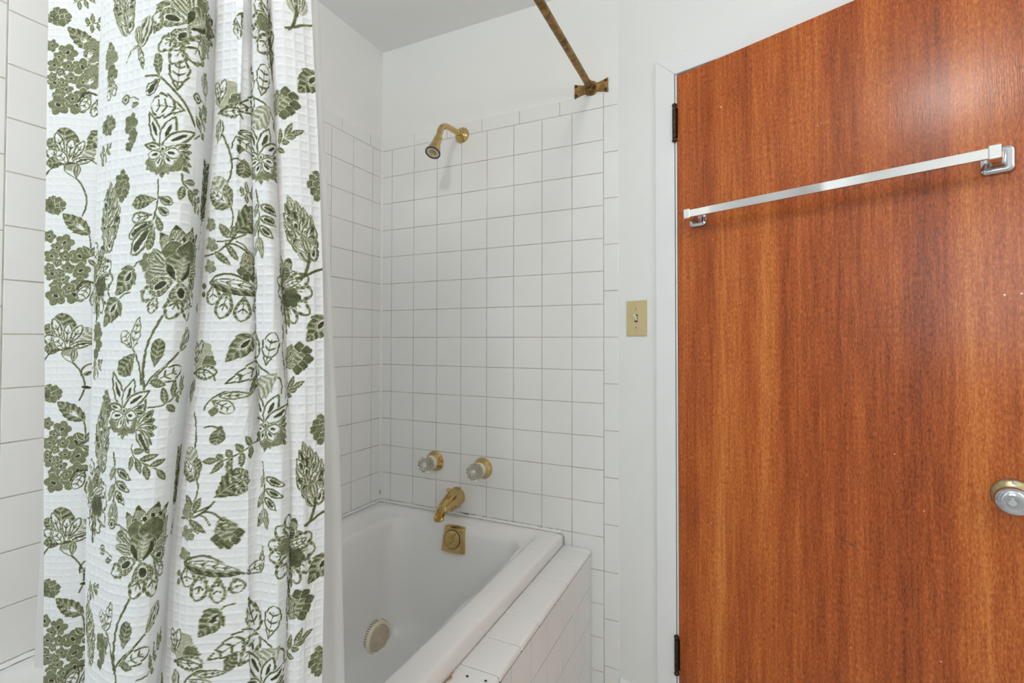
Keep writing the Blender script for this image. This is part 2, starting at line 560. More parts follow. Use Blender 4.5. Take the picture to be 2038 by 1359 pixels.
tub = tag(empty('bathtub', (0, 0, 0)), 'white acrylic whirlpool bathtub set behind the tiled ledge', 'bathtub')
YN = -1.238
TR = [
    tub_ring(0.004, 0.796, YN, -0.004, 0.012, -0.735),
    tub_ring(0.004, 0.796, YN, -0.004, 0.012, -0.682),
    tub_ring(0.0055, 0.7945, YN + 0.0015, -0.0055, 0.014, -0.674),
    tub_ring(0.010, 0.790, YN + 0.006, -0.010, 0.018, -0.669),
    tub_ring(0.017, 0.783, YN + 0.013, -0.017, 0.024, -0.667),
    tub_ring(0.048, 0.732, YN + 0.05, -0.036, 0.045, -0.667),
    tub_ring(0.056, 0.724, YN + 0.058, -0.042, 0.050, -0.669),
    tub_ring(0.063, 0.716, YN + 0.065, -0.047, 0.055, -0.676),
    tub_ring(0.072, 0.708, YN + 0.07, -0.050, 0.058, -0.682, 0.5),
    tub_ring(0.112, 0.692, YN + 0.085, -0.055, 0.062, -0.687, 1),
    tub_ring(0.122, 0.683, YN + 0.092, -0.060, 0.066, -0.690, 1),
    tub_ring(0.130, 0.677, YN + 0.10, -0.066, 0.070, -0.698, 1),
    tub_ring(0.134, 0.674, YN + 0.106, -0.071, 0.074, -0.715, 0.9),
    tub_ring(0.146, 0.662, YN + 0.14, -0.085, 0.085, -0.83, 0.5),
    tub_ring(0.160, 0.648, YN + 0.20, -0.105, 0.095, -0.98),
    tub_ring(0.172, 0.636, YN + 0.24, -0.120, 0.105, -1.06),
    tub_ring(0.190, 0.618, YN + 0.27, -0.140, 0.11, -1.095),
    tub_ring(0.225, 0.583, YN + 0.31, -0.175, 0.11, -1.115),
    tub_ring(0.290, 0.520, YN + 0.40, -0.240, 0.10, -1.122),
]
m = MB(); m.loft(TR, cap0=False)
o = m.build('basin', M['tub'], tub, smooth=60)
# crumbly caulk along the walls
m = MB()
random.seed(5)
def bead(m, p0, p1, inward, n=90, mat=0):
    p0, p1 = Vector(p0), Vector(p1); inward = Vector(inward)
    rows = []
    for i in range(n + 1):
        q = p0.lerp(p1, i / n)
        w = 0.0065 + random.uniform(-0.0014, 0.0014); h = 0.0075 + random.uniform(-0.0022, 0.0022)
        rows.append([q + Vector((0, 0, h)), q + inward * w * 0.55 + Vector((0, 0, h * 0.55)), q + inward * w, q + inward * w * 0.5 - Vector((0, 0, 0.002)), q - Vector((0, 0, 0.002))])
    m.loft(rows, mat)
bead(m, (0.012, -0.0038, tub_top - 0.001), (0.785, -0.0038, tub_top - 0.001), (0, -1, 0))
bead(m, (0.0038, -0.012, tub_top - 0.001), (0.0038, -1.19, tub_top - 0.001), (1, 0, 0), 120)
m.build('caulk', M['caulk'], tub, smooth=60)
m = MB()
for k in range(44):
    u = random.random()
    x = 0.03 + 0.76 * u; w = random.uniform(0.002, 0.010); hh_ = random.uniform(0.0006, 0.0016)
    if 0.05 < x < 0.28 and random.random() < 0.4: continue
    z = tub_top + 0.0065 + random.uniform(-0.001, 0.0025)
    m.loft([[(x, -0.0042, z), (x + w, -0.0042, z), (x + w, -0.0066, z), (x, -0.0066, z)], [(x, -0.0042, z + hh_), (x + w, -0.0042, z + hh_ * 0.6), (x + w, -0.0062, z + hh_ * 0.6), (x, -0.0062, z + hh_)]])
m.box((0.398, -0.0068, tub_top + 0.004), (0.424, -0.0042, tub_top + 0.0078))
m.tube([(0.792, -0.006, tub_top - 0.004), (0.7985, -0.008, tub_top - 0.014), (0.800, -0.010, DZ + 0.002)], [0.0007, 0.0012, 0.0009], 8)
m.box((0.006, -0.0092, tub_top + 0.028), (0.0085, -0.0062, tub_top + 0.043))
o = m.build('caulk_grime', M['grime'], tub, smooth=None); o['kind'] = 'stuff'

# suction cover low on the side of the basin
jet = empty('suction_cover', (0.1700, -0.222, EYE - 1.062)); jet.parent = tub; jet['label'] = 'round cream suction cover with a slotted rim'
jr = Matrix.Rotation(R(-4), 4, 'Y') @ Matrix.Rotation(R(-8), 4, 'Z')
def JF(v): return tuple(jr @ Vector(v))
m = MB(); m.lathe([(-0.012, 0.056), (0.006, 0.058), (0.016, 0.0565), (0.0215, 0.053), (0.0228, 0.050), (0.0225, 0.0455), (0.018, 0.0445), (0.018, 0.001)], (0, 0, 0), (1, 0, 0), 56)
m.v = [JF(v) for v in m.v]
m.build('rim', M['cream'], jet, smooth=35)
m = MB()
m.lathe([(0.018, 0.0440), (0.0205, 0.0432), (0.0222, 0.034), (0.0228, 0.002)], (0, 0, 0), (1, 0, 0), 48)
for rr_ in (0.013, 0.018, 0.023, 0.028, 0.033, 0.038):
    pts = [(0.0226 - 0.05 * max(0, rr_ - 0.03) , rr_ * math.cos(a), rr_ * math.sin(a)) for a in [2 * PI * k / 40 for k in range(41)]]
    m.tube(pts, 0.0016, 6)
m.lathe([(0.022, 0.008), (0.0245, 0.0075), (0.025, 0.0)], (0, 0, 0), (1, 0, 0), 24)
m.v = [JF(v) for v in m.v]
m.build('grille', M['grille'], jet, smooth=40)
for k0, k1 in ((11, 31), (34, 54)):
  m = MB()
  for k in range(k0, k1):
    a = 2 * PI * k / 46
    c_, s_ = math.cos(a), math.sin(a)
    for h0, h1 in ((0.0005, 0.0065), (0.0085, 0.0135)):
        rad = 0.0582
        t_ = Vector((0, -s_, c_)) * 0.0011; n_ = Vector((0, c_, s_))
        q0, q1 = Vector((h0, 0, 0)) + n_ * (rad - 0.002), Vector((h1, 0, 0)) + n_ * (rad - 0.002)
        w0 = n_ * 0.0026
        m.loft([[q0 - t_, q0 + t_, q0 + t_ + w0, q0 - t_ + w0], [q1 - t_, q1 + t_, q1 + t_ + w0 * 0.8, q1 - t_ + w0 * 0.8]])
  m.v = [JF(v) for v in m.v]
  m.build('side_groove', M['rubber'], jet, smooth=None)

# trip-lever overflow plate on the end of the basin
ov = empty('overflow_plate', (0.4045, -0.0735, EYE - 0.728)); ov.parent = tub; ov['label'] = 'brass overflow plate with a dial'
tl = Matrix.Rotation(R(-7), 4, 'X')
OF = lambda a, b, c: tuple(tl @ Vector((a, -c, b)))
m = MB()
poly = [(-0.047, -0.0455), (-0.024, -0.0485), (0, -0.0495), (0.024, -0.0485), (0.047, -0.0455), (0.044, -0.01), (0.0385, 0.041), (0.019, 0.0435), (0, 0.0445), (-0.019, 0.0435), (-0.0385, 0.041), (-0.044, -0.01)]
p2 = [(a * 0.80, b * 0.88) for a, b in poly]
m.loft([[OF(a, b, -0.012) for a, b in poly], [OF(a, b, 0.010) for a, b in poly], [OF(a * .975, b * .975, 0.0125) for a, b in poly], [OF(a, b, 0.017) for a, b in p2]])
m.build('plate', M['brass'], ov, smooth=25)
m = MB(); m.lathe([(0, 0.033), (0.0012, 0.0336), (0.0012, 0.0315)], (0, 0, 0), (0, -1, 0), 40); m.v = [tuple(tl @ (Vector(v) + Vector((0, -0.0168, 0)))) for v in m.v]
m.build('dial_groove', M['rubber'], ov)
m = MB(); m.lathe([(0, 0.0312), (0.0028, 0.0308), (0.0034, 0.0290), (0.0026, 0.012), (0.0024, 0.0)], (0, 0, 0), (0, -1, 0), 40); m.v = [tuple(tl @ (Vector(v) + Vector((0, -0.0168, 0)))) for v in m.v]
m.build('dial', M['brass'], ov, smooth=30)
m = MB()
ca, sa = math.cos(R(62)), math.sin(R(62))
rot = lambda a, b: (a * ca - b * sa, a * sa + b * ca)
hand = [(-0.030, 0.0), (-0.006, 0.0085), (0.029, 0.0055), (0.029, -0.0055), (-0.006, -0.0085)]
hp = [rot(a, b) for a, b in hand]
m.loft([[OF(a, b, 0.0185) for a, b in hp], [OF(a * .98, b * .98, 0.0205) for a, b in hp], [OF(*rot(h[0] * 0.9, h[1] * 0.05), 0.0285) for h in hand]])
m.build('pointer', M['brass'], ov, smooth=20)
m = MB(); m.lathe([(0.020, 0.0055), (0.027, 0.0052), (0.029, 0.0035), (0.0293, 0.0)], (0, 0, 0), (0, -1, 0), 18); m.v = [tuple(tl @ Vector(v)) for v in m.v]
m.build('screw', M['brass'], ov)

# ------------------------------------------------------------------ wall fittings
sh = tag(empty('showerhead', (0.3885, -0.004, EYE + 0.771)), 'polished brass shower head on a bent arm', 'shower head')
m = MB(); m.lathe([(-0.003, 0.0295), (0.002, 0.0300), (0.007, 0.027), (0.013, 0.019), (0.016, 0.014), (0.019, 0.0125)], (0, 0, 0), (0, -1, 0), 40)
m.build('wall_flange', M['brass'], sh, smooth=40)
arm = [(0, -0.004, 0), (0, -0.045, -0.0025), (0, -0.090, -0.0065)] + [tuple(q) for q in bez((0, -0.100, -0.008), (0, -0.132, -0.013), (0, -0.147, -0.026), (0, -0.157, -0.056), 10)] + [(0, -0.163, -0.073)]
m = MB(); m.tube(arm, 0.0108, 20); m.lathe([(0.015, 0.0145), (0.022, 0.0145), (0.023, 0.0115)], (0, 0, 0), (0, -1, 0), 6 * 4)
m.build('arm', M['brass'], sh, smooth=50)
ax = Vector((0, -0.46, -0.89)).normalized()
hp0 = Vector((0, -0.160, -0.066))
m = MB(); m.lathe([(0, 0.0125), (0.004, 0.0140), (0.011, 0.0140), (0.013, 0.0118), (0.017, 0.0118), (0.021, 0.0155), (0.030, 0.0152), (0.033, 0.0150), (0.074, 0.0255), (0.077, 0.0262), (0.079, 0.0255), (0.079, 0.0235), (0.075, 0.0225)], hp0, ax, 36)
m.build('head', M['brass'], sh, smooth=35)
m = MB(); m.lathe([(0.0765, 0.0268), (0.0805, 0.0262), (0.0805, 0.0230), (0.0770, 0.0222)], hp0, ax, 36, cap=False); m.build('gasket', M['rubber'], sh)
m = MB(); m.lathe([(0.074, 0.0228), (0.0775, 0.0222), (0.0770, 0.012)], hp0, ax, 36); m.build('face', M['offwhite'], sh)
m = MB(); m.lathe([(0.0765, 0.0125), (0.0830, 0.0120), (0.0840, 0.0100), (0.0800, 0.0065), (0.0800, 0.0)], hp0, ax, 24); m.build('nozzle', M['brass'], sh, smooth=30)

def tap(x, z, label):
    t_ = tag(empty('faucet_handle', (x, -0.004, EYE + z)), label, 'faucet handle', group='pair of crystal faucet handles')
    m = MB(); m.lathe([(-0.003, 0.0385), (0.002, 0.0390), (0.006, 0.0360), (0.010, 0.0345), (0.017, 0.0290), (0.022, 0.0270)], (0, 0, 0), (0, -1, 0), 44)
    m.build('escutcheon', M['brass'], t_, smooth=35)
    m = MB(); m.lathe([(0.020, 0.0255), (0.027, 0.0262), (0.036, 0.0245), (0.044, 0.0200)], (0, 0, 0), (0, -1, 0), 40, lobes=20, depth=0.02)
    m.build('collar', M['cream'], t_, smooth=40)
    m = MB(); m.lathe([(0.042, 0.0190), (0.046, 0.0262), (0.054, 0.0300), (0.066, 0.0305), (0.074, 0.0270), (0.078, 0.0195), (0.0785, 0.011), (0.0765, 0.0)], (0, 0, 0), (0, -1, 0), 88, lobes=11, depth=0.055)
    m.build('knob', M['acrylic'], t_, smooth=35)
    m = MB(); m.lathe([(0.047, 0.0075), (0.064, 0.0085), (0.066, 0.0105), (0.0685, 0.0100), (0.069, 0.0)], (0, 0, 0), (0, -1, 0), 24)
    m.build('stem_cap', M['chrome'], t_, smooth=30)
    return t_
tap(0.2716, -0.478, 'crystal faucet handle on brass rosette, nearer the tiled corner')
tap(0.4818, -0.4825, 'crystal faucet handle on brass rosette, farther from the corner, above the spout')

sp = tag(empty('tub_spout', (0.372, -0.004, EYE - 0.600)), 'brass tub spout with diverter pull on top', 'tub spout')
m = MB()
rings = []
cs_ = [(0.0, 0.0, 0.0330, 0.0350), (-0.012, -0.0005, 0.0330, 0.0345), (-0.030, -0.002, 0.0325, 0.0325), (-0.050, -0.006, 0.0305, 0.0285), (-0.070, -0.0105, 0.0275, 0.0250), (-0.092, -0.0155, 0.0240, 0.0208), (-0.108, -0.0195, 0.0218, 0.0185)]
for y, z, rx, rz in cs_:
    rings.append([(rx * math.cos(2 * PI * k / 32), y, z + rz * math.sin(2 * PI * k / 32)) for k in range(32)])
for a_, dy, dz, q in ((25, -0.116, -0.0255, 0.0205), (50, -0.121, -0.033, 0.0205), (78, -0.1225, -0.042, 0.0205), (88, -0.1225, -0.050, 0.0203)):
    ca, sa = math.cos(R(a_)), math.sin(R(a_))
    rings.append([(q * math.cos(2 * PI * k / 32), dy + 0.0175 * math.sin(2 * PI * k / 32) * sa, dz + 0.0185 * math.sin(2 * PI * k / 32) * ca) for k in range(32)])
m.loft(rings)
m.box((-0.014, -0.060, -0.037), (0.014, -0.006, -0.026))
m.build('body', M['brass'], sp, smooth=45)
m = MB(); m.lathe([(0, 0.0055), (0.010, 0.0040), (0.021, 0.0036), (0.025, 0.0060), (0.028, 0.0095), (0.030, 0.0105), (0.032, 0.0092), (0.0325, 0)], (0.0, -0.056, 0.010), (0, -0.10, 1), 24)
m.build('diverter_knob', M['brass'], sp, smooth=45)
m = MB(); m.lathe([(0, 0.0185), (0.001, 0.0150), (-0.004, 0.0140), (-0.004, 0)], (0, -0.1225, -0.0505), (0, 0.03, -1), 24); m.build('outlet', M['rubber'], sp)

# light switch (frame of the slanted wall)
def onwall(name, s, z, out=0.0):
    q = Vector((WX, 0, 0)) + wdir * s + wnor * out
    return empty(name, (q.x, q.y, EYE + z), WA)
sw = tag(onwall('light_switch', 0.0638, 0.0600), 'ivory toggle light switch beside the door casing', 'light switch')
frW = lambda a, b, c: (a, -c, b)
m = MB(); m.prism([(-0.0345, -0.057), (0.0345, -0.057), (0.0345, 0.057), (-0.0345, 0.057)], 0.0055, frW, 0, 0.0032); m.build('cover_plate', M['ivory'], sw, smooth=35)
m = MB(); m.box((-0.0052, -0.0060, -0.0122), (0.0052, -0.0050, 0.0122)); m.build('slot', M['black'], sw)
m = MB(); m.loft([[(-0.0040, -0.004, -0.0095), (0.0040, -0.004, -0.0095), (0.0040, -0.004, 0.0075), (-0.0040, -0.004, 0.0075)], [(-0.0038, -0.010, -0.0045), (0.0038, -0.010, -0.0045), (0.0038, -0.010, 0.0085), (-0.0038, -0.010, 0.0085)], [(-0.0033, -0.0185, 0.0060), (0.0033, -0.0185, 0.0060), (0.0033, -0.0170, 0.0125), (-0.0033, -0.0170, 0.0125)]])
m.build('toggle', M['cream'], sw, bevel=0.0012)
for zz in (0.0302, -0.0302):
    m = MB(); m.lathe([(0.0045, 0.0034), (0.0062, 0.0030), (0.0066, 0.0016), (0.0066, 0)], (0, 0, zz), (0, -1, 0), 16); m.build('screw', M['ivory'], sw)
    m = MB(); m.box((-0.0009, -0.0070, zz - 0.0024), (0.0007, -0.0064, zz + 0.0024)); m.build('screw_slot', M['black'], sw)

# ------------------------------------------------------------------ door
DA = R(-22.3)
door = MB(); door.box((0.0015, 0, 0.010), (0.7605, 0.035, EYE + 0.7855))
door = door.build('door_1', M['wood'], bevel=0.0012)
door.location = (1.1766, -0.0715, 0); door.rotation_euler = (0, 0, DA)
tag(door, 'brown mahogany veneer flush door standing slightly open', 'door', 'structure')
DP = lambda a, b, c: (a, -c, b)          # on the door face: a across, b up, c out
def hinge(z):
    h = bpy.data.objects.new('hinge', None); link(h, door); h.location = (-0.0035, -0.007, z)
    m = MB(); m.lathe([(-0.045, 0.0062), (0.045, 0.0062)], n=20)
    for q in (-0.027, -0.009, 0.009, 0.027): m.lathe([(q - 0.0006, 0.0066), (q + 0.0006, 0.0066)], n=20)
    m.build('barrel', M['darkbrass'], h, smooth=40)
    for s_ in (1, -1):
        m = MB(); m.lathe([(0.045 * s_, 0.0048), (0.048 * s_, 0.0052), (0.050 * s_, 0.0068), (0.053 * s_, 0.0075), (0.056 * s_, 0.0068), (0.0585 * s_, 0.0040), (0.0592 * s_, 0.0)], n=20); m.build('finial', M['darkbrass'], h, smooth=60)
    m = MB(); m.box((0.0, 0.0055, -0.045), (0.0075, 0.0078, 0.045)); m.build('leaf_edge', M['darkbrass'], h)
hinge(EYE + 0.6425); hinge(EYE - 0.9375)
kn = bpy.data.objects.new('door_knob', None); link(kn, door); kn.location = (0.6985, 0, EYE - 0.3085)
m = MB(); m.lathe([(-0.001, 0.0330), (0.003, 0.0335), (0.006, 0.0325), (0.009, 0.0285), (0.012, 0.0200), (0.014, 0.0150)], (0, 0, 0), (0, -1, 0), 48); m.build('rosette', M['rosebrass'], kn, smooth=40)
m = MB(); m.lathe([(0.012, 0.0145), (0.024, 0.0120), (0.032, 0.0150), (0.040, 0.0240), (0.045, 0.0268), (0.049, 0.0270), (0.054, 0.0250), (0.0585, 0.0200), (0.0605, 0.0130), (0.0600, 0.0088), (0.0560, 0.0085), (0.0560, 0)], (0, 0, 0), (0, -1, 0), 56); m.build('knob', M['knobchrome'], kn, smooth=30)
m = MB(); m.lathe([(0.056, 0.0066), (0.0610, 0.0064), (0.0618, 0.0056), (0.0618, 0)], (0, 0, 0), (0, -1, 0), 24); m.build('push_button', M['steel'], kn)
m = MB(); m.lathe([(0.006, 0.0046), (0.0085, 0.0044), (0.0102, 0.0030), (0.0106, 0)], (0.001, 0, 0.0265), (0, -1, 0), 18); m.build('screw', M['chrome'], kn)
# small nicks in the veneer
m = MB()
for a, b, w, h in ((0.137, -0.403, 0.011, 0.0018), (0.140, -0.4045, 0.009, 0.0014), (0.420, -0.478, 0.024, 0.0028), (0.436, -0.4835, 0.020, 0.0022)):
    q = b + EYE
    m.loft([[DP(a - w / 2, q + 0.001, 0), DP(a, q - h / 2, 0), DP(a + w / 2, q - 0.0015, 0), DP(a, q + h / 2, 0)], [DP(a - w / 2, q + 0.001, 0.0003), DP(a, q - h / 2, 0.0003), DP(a + w / 2, q - 0.0015, 0.0003), DP(a, q + h / 2, 0.0003)]])
m.build('scuff', M['rubber'], door)
m = MB()
random.seed(9)
for k in range(26):
    a, q = random.uniform(0.03, 0.72), random.uniform(0.25, 1.9)
    if k < 3: a, q = ((0.690, 1.335), (0.713, 1.336), (0.135, 1.90))[k]
    s_ = random.uniform(0.0006, 0.0014) if k > 2 else 0.0022
    m.loft([[DP(a - s_, q, 0), DP(a, q - s_ * 1.4, 0), DP(a + s_, q, 0), DP(a, q + s_, 0)], [DP(a - s_, q, 0.0003), DP(a, q - s_ * 1.4, 0.0003), DP(a + s_, q, 0.0003), DP(a, q + s_, 0.0003)]])
m.build('paint_fleck', M['cream'], door)

# towel bar on the door
tb = tag(empty('towel_bar', (1.1766, -0.0715, 0), DA), 'square chrome towel bar mounted across the brown door', 'towel bar')
bz = EYE + 0.3435
m = MB(); m.box((0.072, -0.0705, bz - 0.0100), (0.676, -0.0625, bz + 0.0100)); m.build('bar', M['chrome'], tb, bevel=0.0006)
for k, a in enumerate((0.0690, 0.6830)):
    ps = bpy.data.objects.new('mounting_post', None); link(ps, tb); ps.location = (a, 0, bz)
    m = MB()
    m.prism(rrect(-0.0255, 0.0255, -0.0270, 0.0265, 0.010), 0.013, DP, 0, 0.008)
    m.build('base_plate', M['knobchrome'], ps, smooth=40)
    m = MB()
    rg = []
    for c_, w, hh_ in ((0.010, 0.0165, 0.0195), (0.016, 0.0120, 0.0165), (0.035, 0.0100, 0.0145), (0.0520, 0.0095, 0.0140)):
        rg.append([DP(p, q, c_) for p, q in rrect(-w, w, -hh_, hh_, 0.004, 3)])
    m.loft(rg); m.build('arm', M['knobchrome'], ps, smooth=40)
    m = MB(); m.prism(rrect(-0.0096, 0.0096, -0.0142, 0.0142, 0.0032, 4), 0.024, lambda p, q, c: DP(p, q, 0.051 + c), 0, 0.0035); m.build('end_block', M['chrome'], ps, smooth=30)

# ------------------------------------------------------------------ curtain rod
rod = tag(empty('curtain_rod', (0.893, 0, EYE + 0.842)), 'tarnished brass shower curtain rod on a four screw wall bracket', 'curtain rod')
m = MB()
pts = [(0, -0.006, 0.0)] + [(0, -0.05 - 0.1 * k, 0.0005 * k) for k in range(11)] + [tuple(q) for q in bez((0, -1.12, 0.005), (0, -1.19, 0.005), (-0.025, -1.215, 0.005), (-0.095, -1.215, 0.005), 10)] + [(-0.2 - 0.1 * k, -1.215, 0.005) for k in range(7)] + [(-0.886, -1.215, 0.005)]
m.tube(pts, 0.0112, 20)
m.build('tube', M['oldbrass'], rod, smooth=60)
def bracket(fr):
    b = bpy.data.objects.new('wall_bracket', None); link(b, rod)
    m = MB()
    top = [(0.058 - 0.116 * k / 16, 0.0) for k in range(17)]
    up = [(a, 0.0135 + 0.0105 * min(1.0, (abs(a) / 0.058) ** 2.2) if abs(a) > 0.02 else 0.0150) for a, _ in top]
    lo = [(a, -q) for a, q in up[::-1]]
    side = [(-0.0590, 0.0150), (-0.0575, 0.0), (-0.0590, -0.0150)]
    poly = up + side + lo + [(-a, -q) for a, q in side]
    m.prism(poly, 0.0055, fr, 0, 0.0022)
    m.build('plate', M['oldbrass'], b, smooth=40)
    m = MB()
    O, A_ = Vector(fr(0, 0, 0)), (Vector(fr(0, 0, 1)) - Vector(fr(0, 0, 0)))
    m.lathe([(0.003, 0.0250), (0.006, 0.0195), (0.012, 0.0165), (0.028, 0.0158), (0.0295, 0.0150), (0.0295, 0.0118)], O, A_, 32)
    m.build('socket', M['oldbrass'], b, smooth=45)
    for a in (-0.051, 0.051):
        for q in (-0.0155, 0.0155):
            m = MB(); m.lathe([(0.003, 0.0042), (0.0068, 0.0040), (0.0078, 0.0024), (0.0078, 0)], fr(a, q, 0), A_, 14); m.build('screw', M['darkbrass'], b)
    m = MB(); m.lathe([(0.0145, 0.0026), (0.0172, 0.0024), (0.0172, 0)], Vector(fr(-0.002, 0, 0.020)), Vector(fr(0, -1, 0)) - O, 12); m.build('set_screw', M['black'], b)
bracket(lambda a, b, c: (a, -0.0005 - c, b))
bracket(lambda a, b, c: (-0.8925 + c, -1.215 + a, 0.005 + b))

# ------------------------------------------------------------------ shower curtain
# ---- fabric sheet: plan-view fold nodes at a few heights, smooth splines between them
def cubic_levels(levels, tab, z):
    # tab[level, node, 2] -> [len(z), node, 2], Catmull-Rom over the height levels
    z = np.clip(np.asarray(z, float), levels[0], levels[-1])
    k = np.clip(np.searchsorted(levels, z, side='right') - 1, 0, len(levels) - 2)
    t = ((z - levels[k]) / (levels[k + 1] - levels[k]))[:, None, None]
    n = len(levels) - 1
    p0, p1, p2, p3 = tab[np.maximum(k - 1, 0)], tab[k], tab[k + 1], tab[np.minimum(k + 2, n)]
    return 0.5 * (2 * p1 + (p2 - p0) * t + (2 * p0 - 5 * p1 + 4 * p2 - p3) * t ** 2 + (3 * p1 - p0 - 3 * p2 + p3) * t ** 3)


def cr_eval(P, t):
    # P[rows, nodes, 2], t in node units [cols] -> [rows, cols, 2]
    n = P.shape[1] - 1
    k = np.clip(np.floor(t).astype(int), 0, n - 1)
    f = (t - k)[None, :, None]
    p1, p2 = P[:, k], P[:, k + 1]
    p0 = np.where((k > 0)[None, :, None], P[:, np.maximum(k - 1, 0)], 2 * p1 - p2)
    p3 = np.where((k < n - 1)[None, :, None], P[:, np.minimum(k + 2, n)], 2 * p2 - p1)
    return 0.5 * (2 * p1 + (p2 - p0) * f + (2 * p0 - 5 * p1 + 4 * p2 - p3) * f ** 2 + (3 * p1 - p0 - 3 * p2 + p3) * f ** 3)


def columns(levels, tab, ds):
    # columns evenly spaced along the cloth (measured half way up): node parameter t and cloth length s
    P = cubic_levels(levels, tab, [0.0])
    tt = np.linspace(0, P.shape[1] - 1, 6000)
    c = cr_eval(P, tt)[0]
    s = np.concatenate([[0], np.cumsum(np.hypot(*np.diff(c, axis=0).T))])
    sc = np.linspace(0, s[-1], int(s[-1] / ds) + 1)
    return np.interp(sc, s, tt), sc


def cloth_s(XY, t, s):
    # true cloth coordinate per row: flat panels keep the real fabric width, the hidden turns take up the slack
    a = np.concatenate([np.zeros((XY.shape[0], 1)), np.cumsum(np.linalg.norm(np.diff(XY, axis=1), axis=2), axis=1)], 1)
    c = lambda node: int(np.clip(np.searchsorted(t, node), 0, len(t) - 1))
    S = np.empty_like(a)
    blocks = ((c(0), c(4), c(0)), (c(9), c(18), c(13)), (c(22.3), len(t) - 1, len(t) - 1))
    for i0, i1, k in blocks:
        S[:, i0:i1 + 1] = s[k] + a[:, i0:i1 + 1] - a[:, k:k + 1]
    for i0, i1 in ((blocks[0][1], blocks[1][0]), (blocks[1][1], blocks[2][0])):
        f = np.linspace(0, 1, i1 - i0 + 1)[None, :]
        S[:, i0:i1 + 1] = S[:, i0:i0 + 1] * (1 - f) + S[:, i1:i1 + 1] * f
    return S


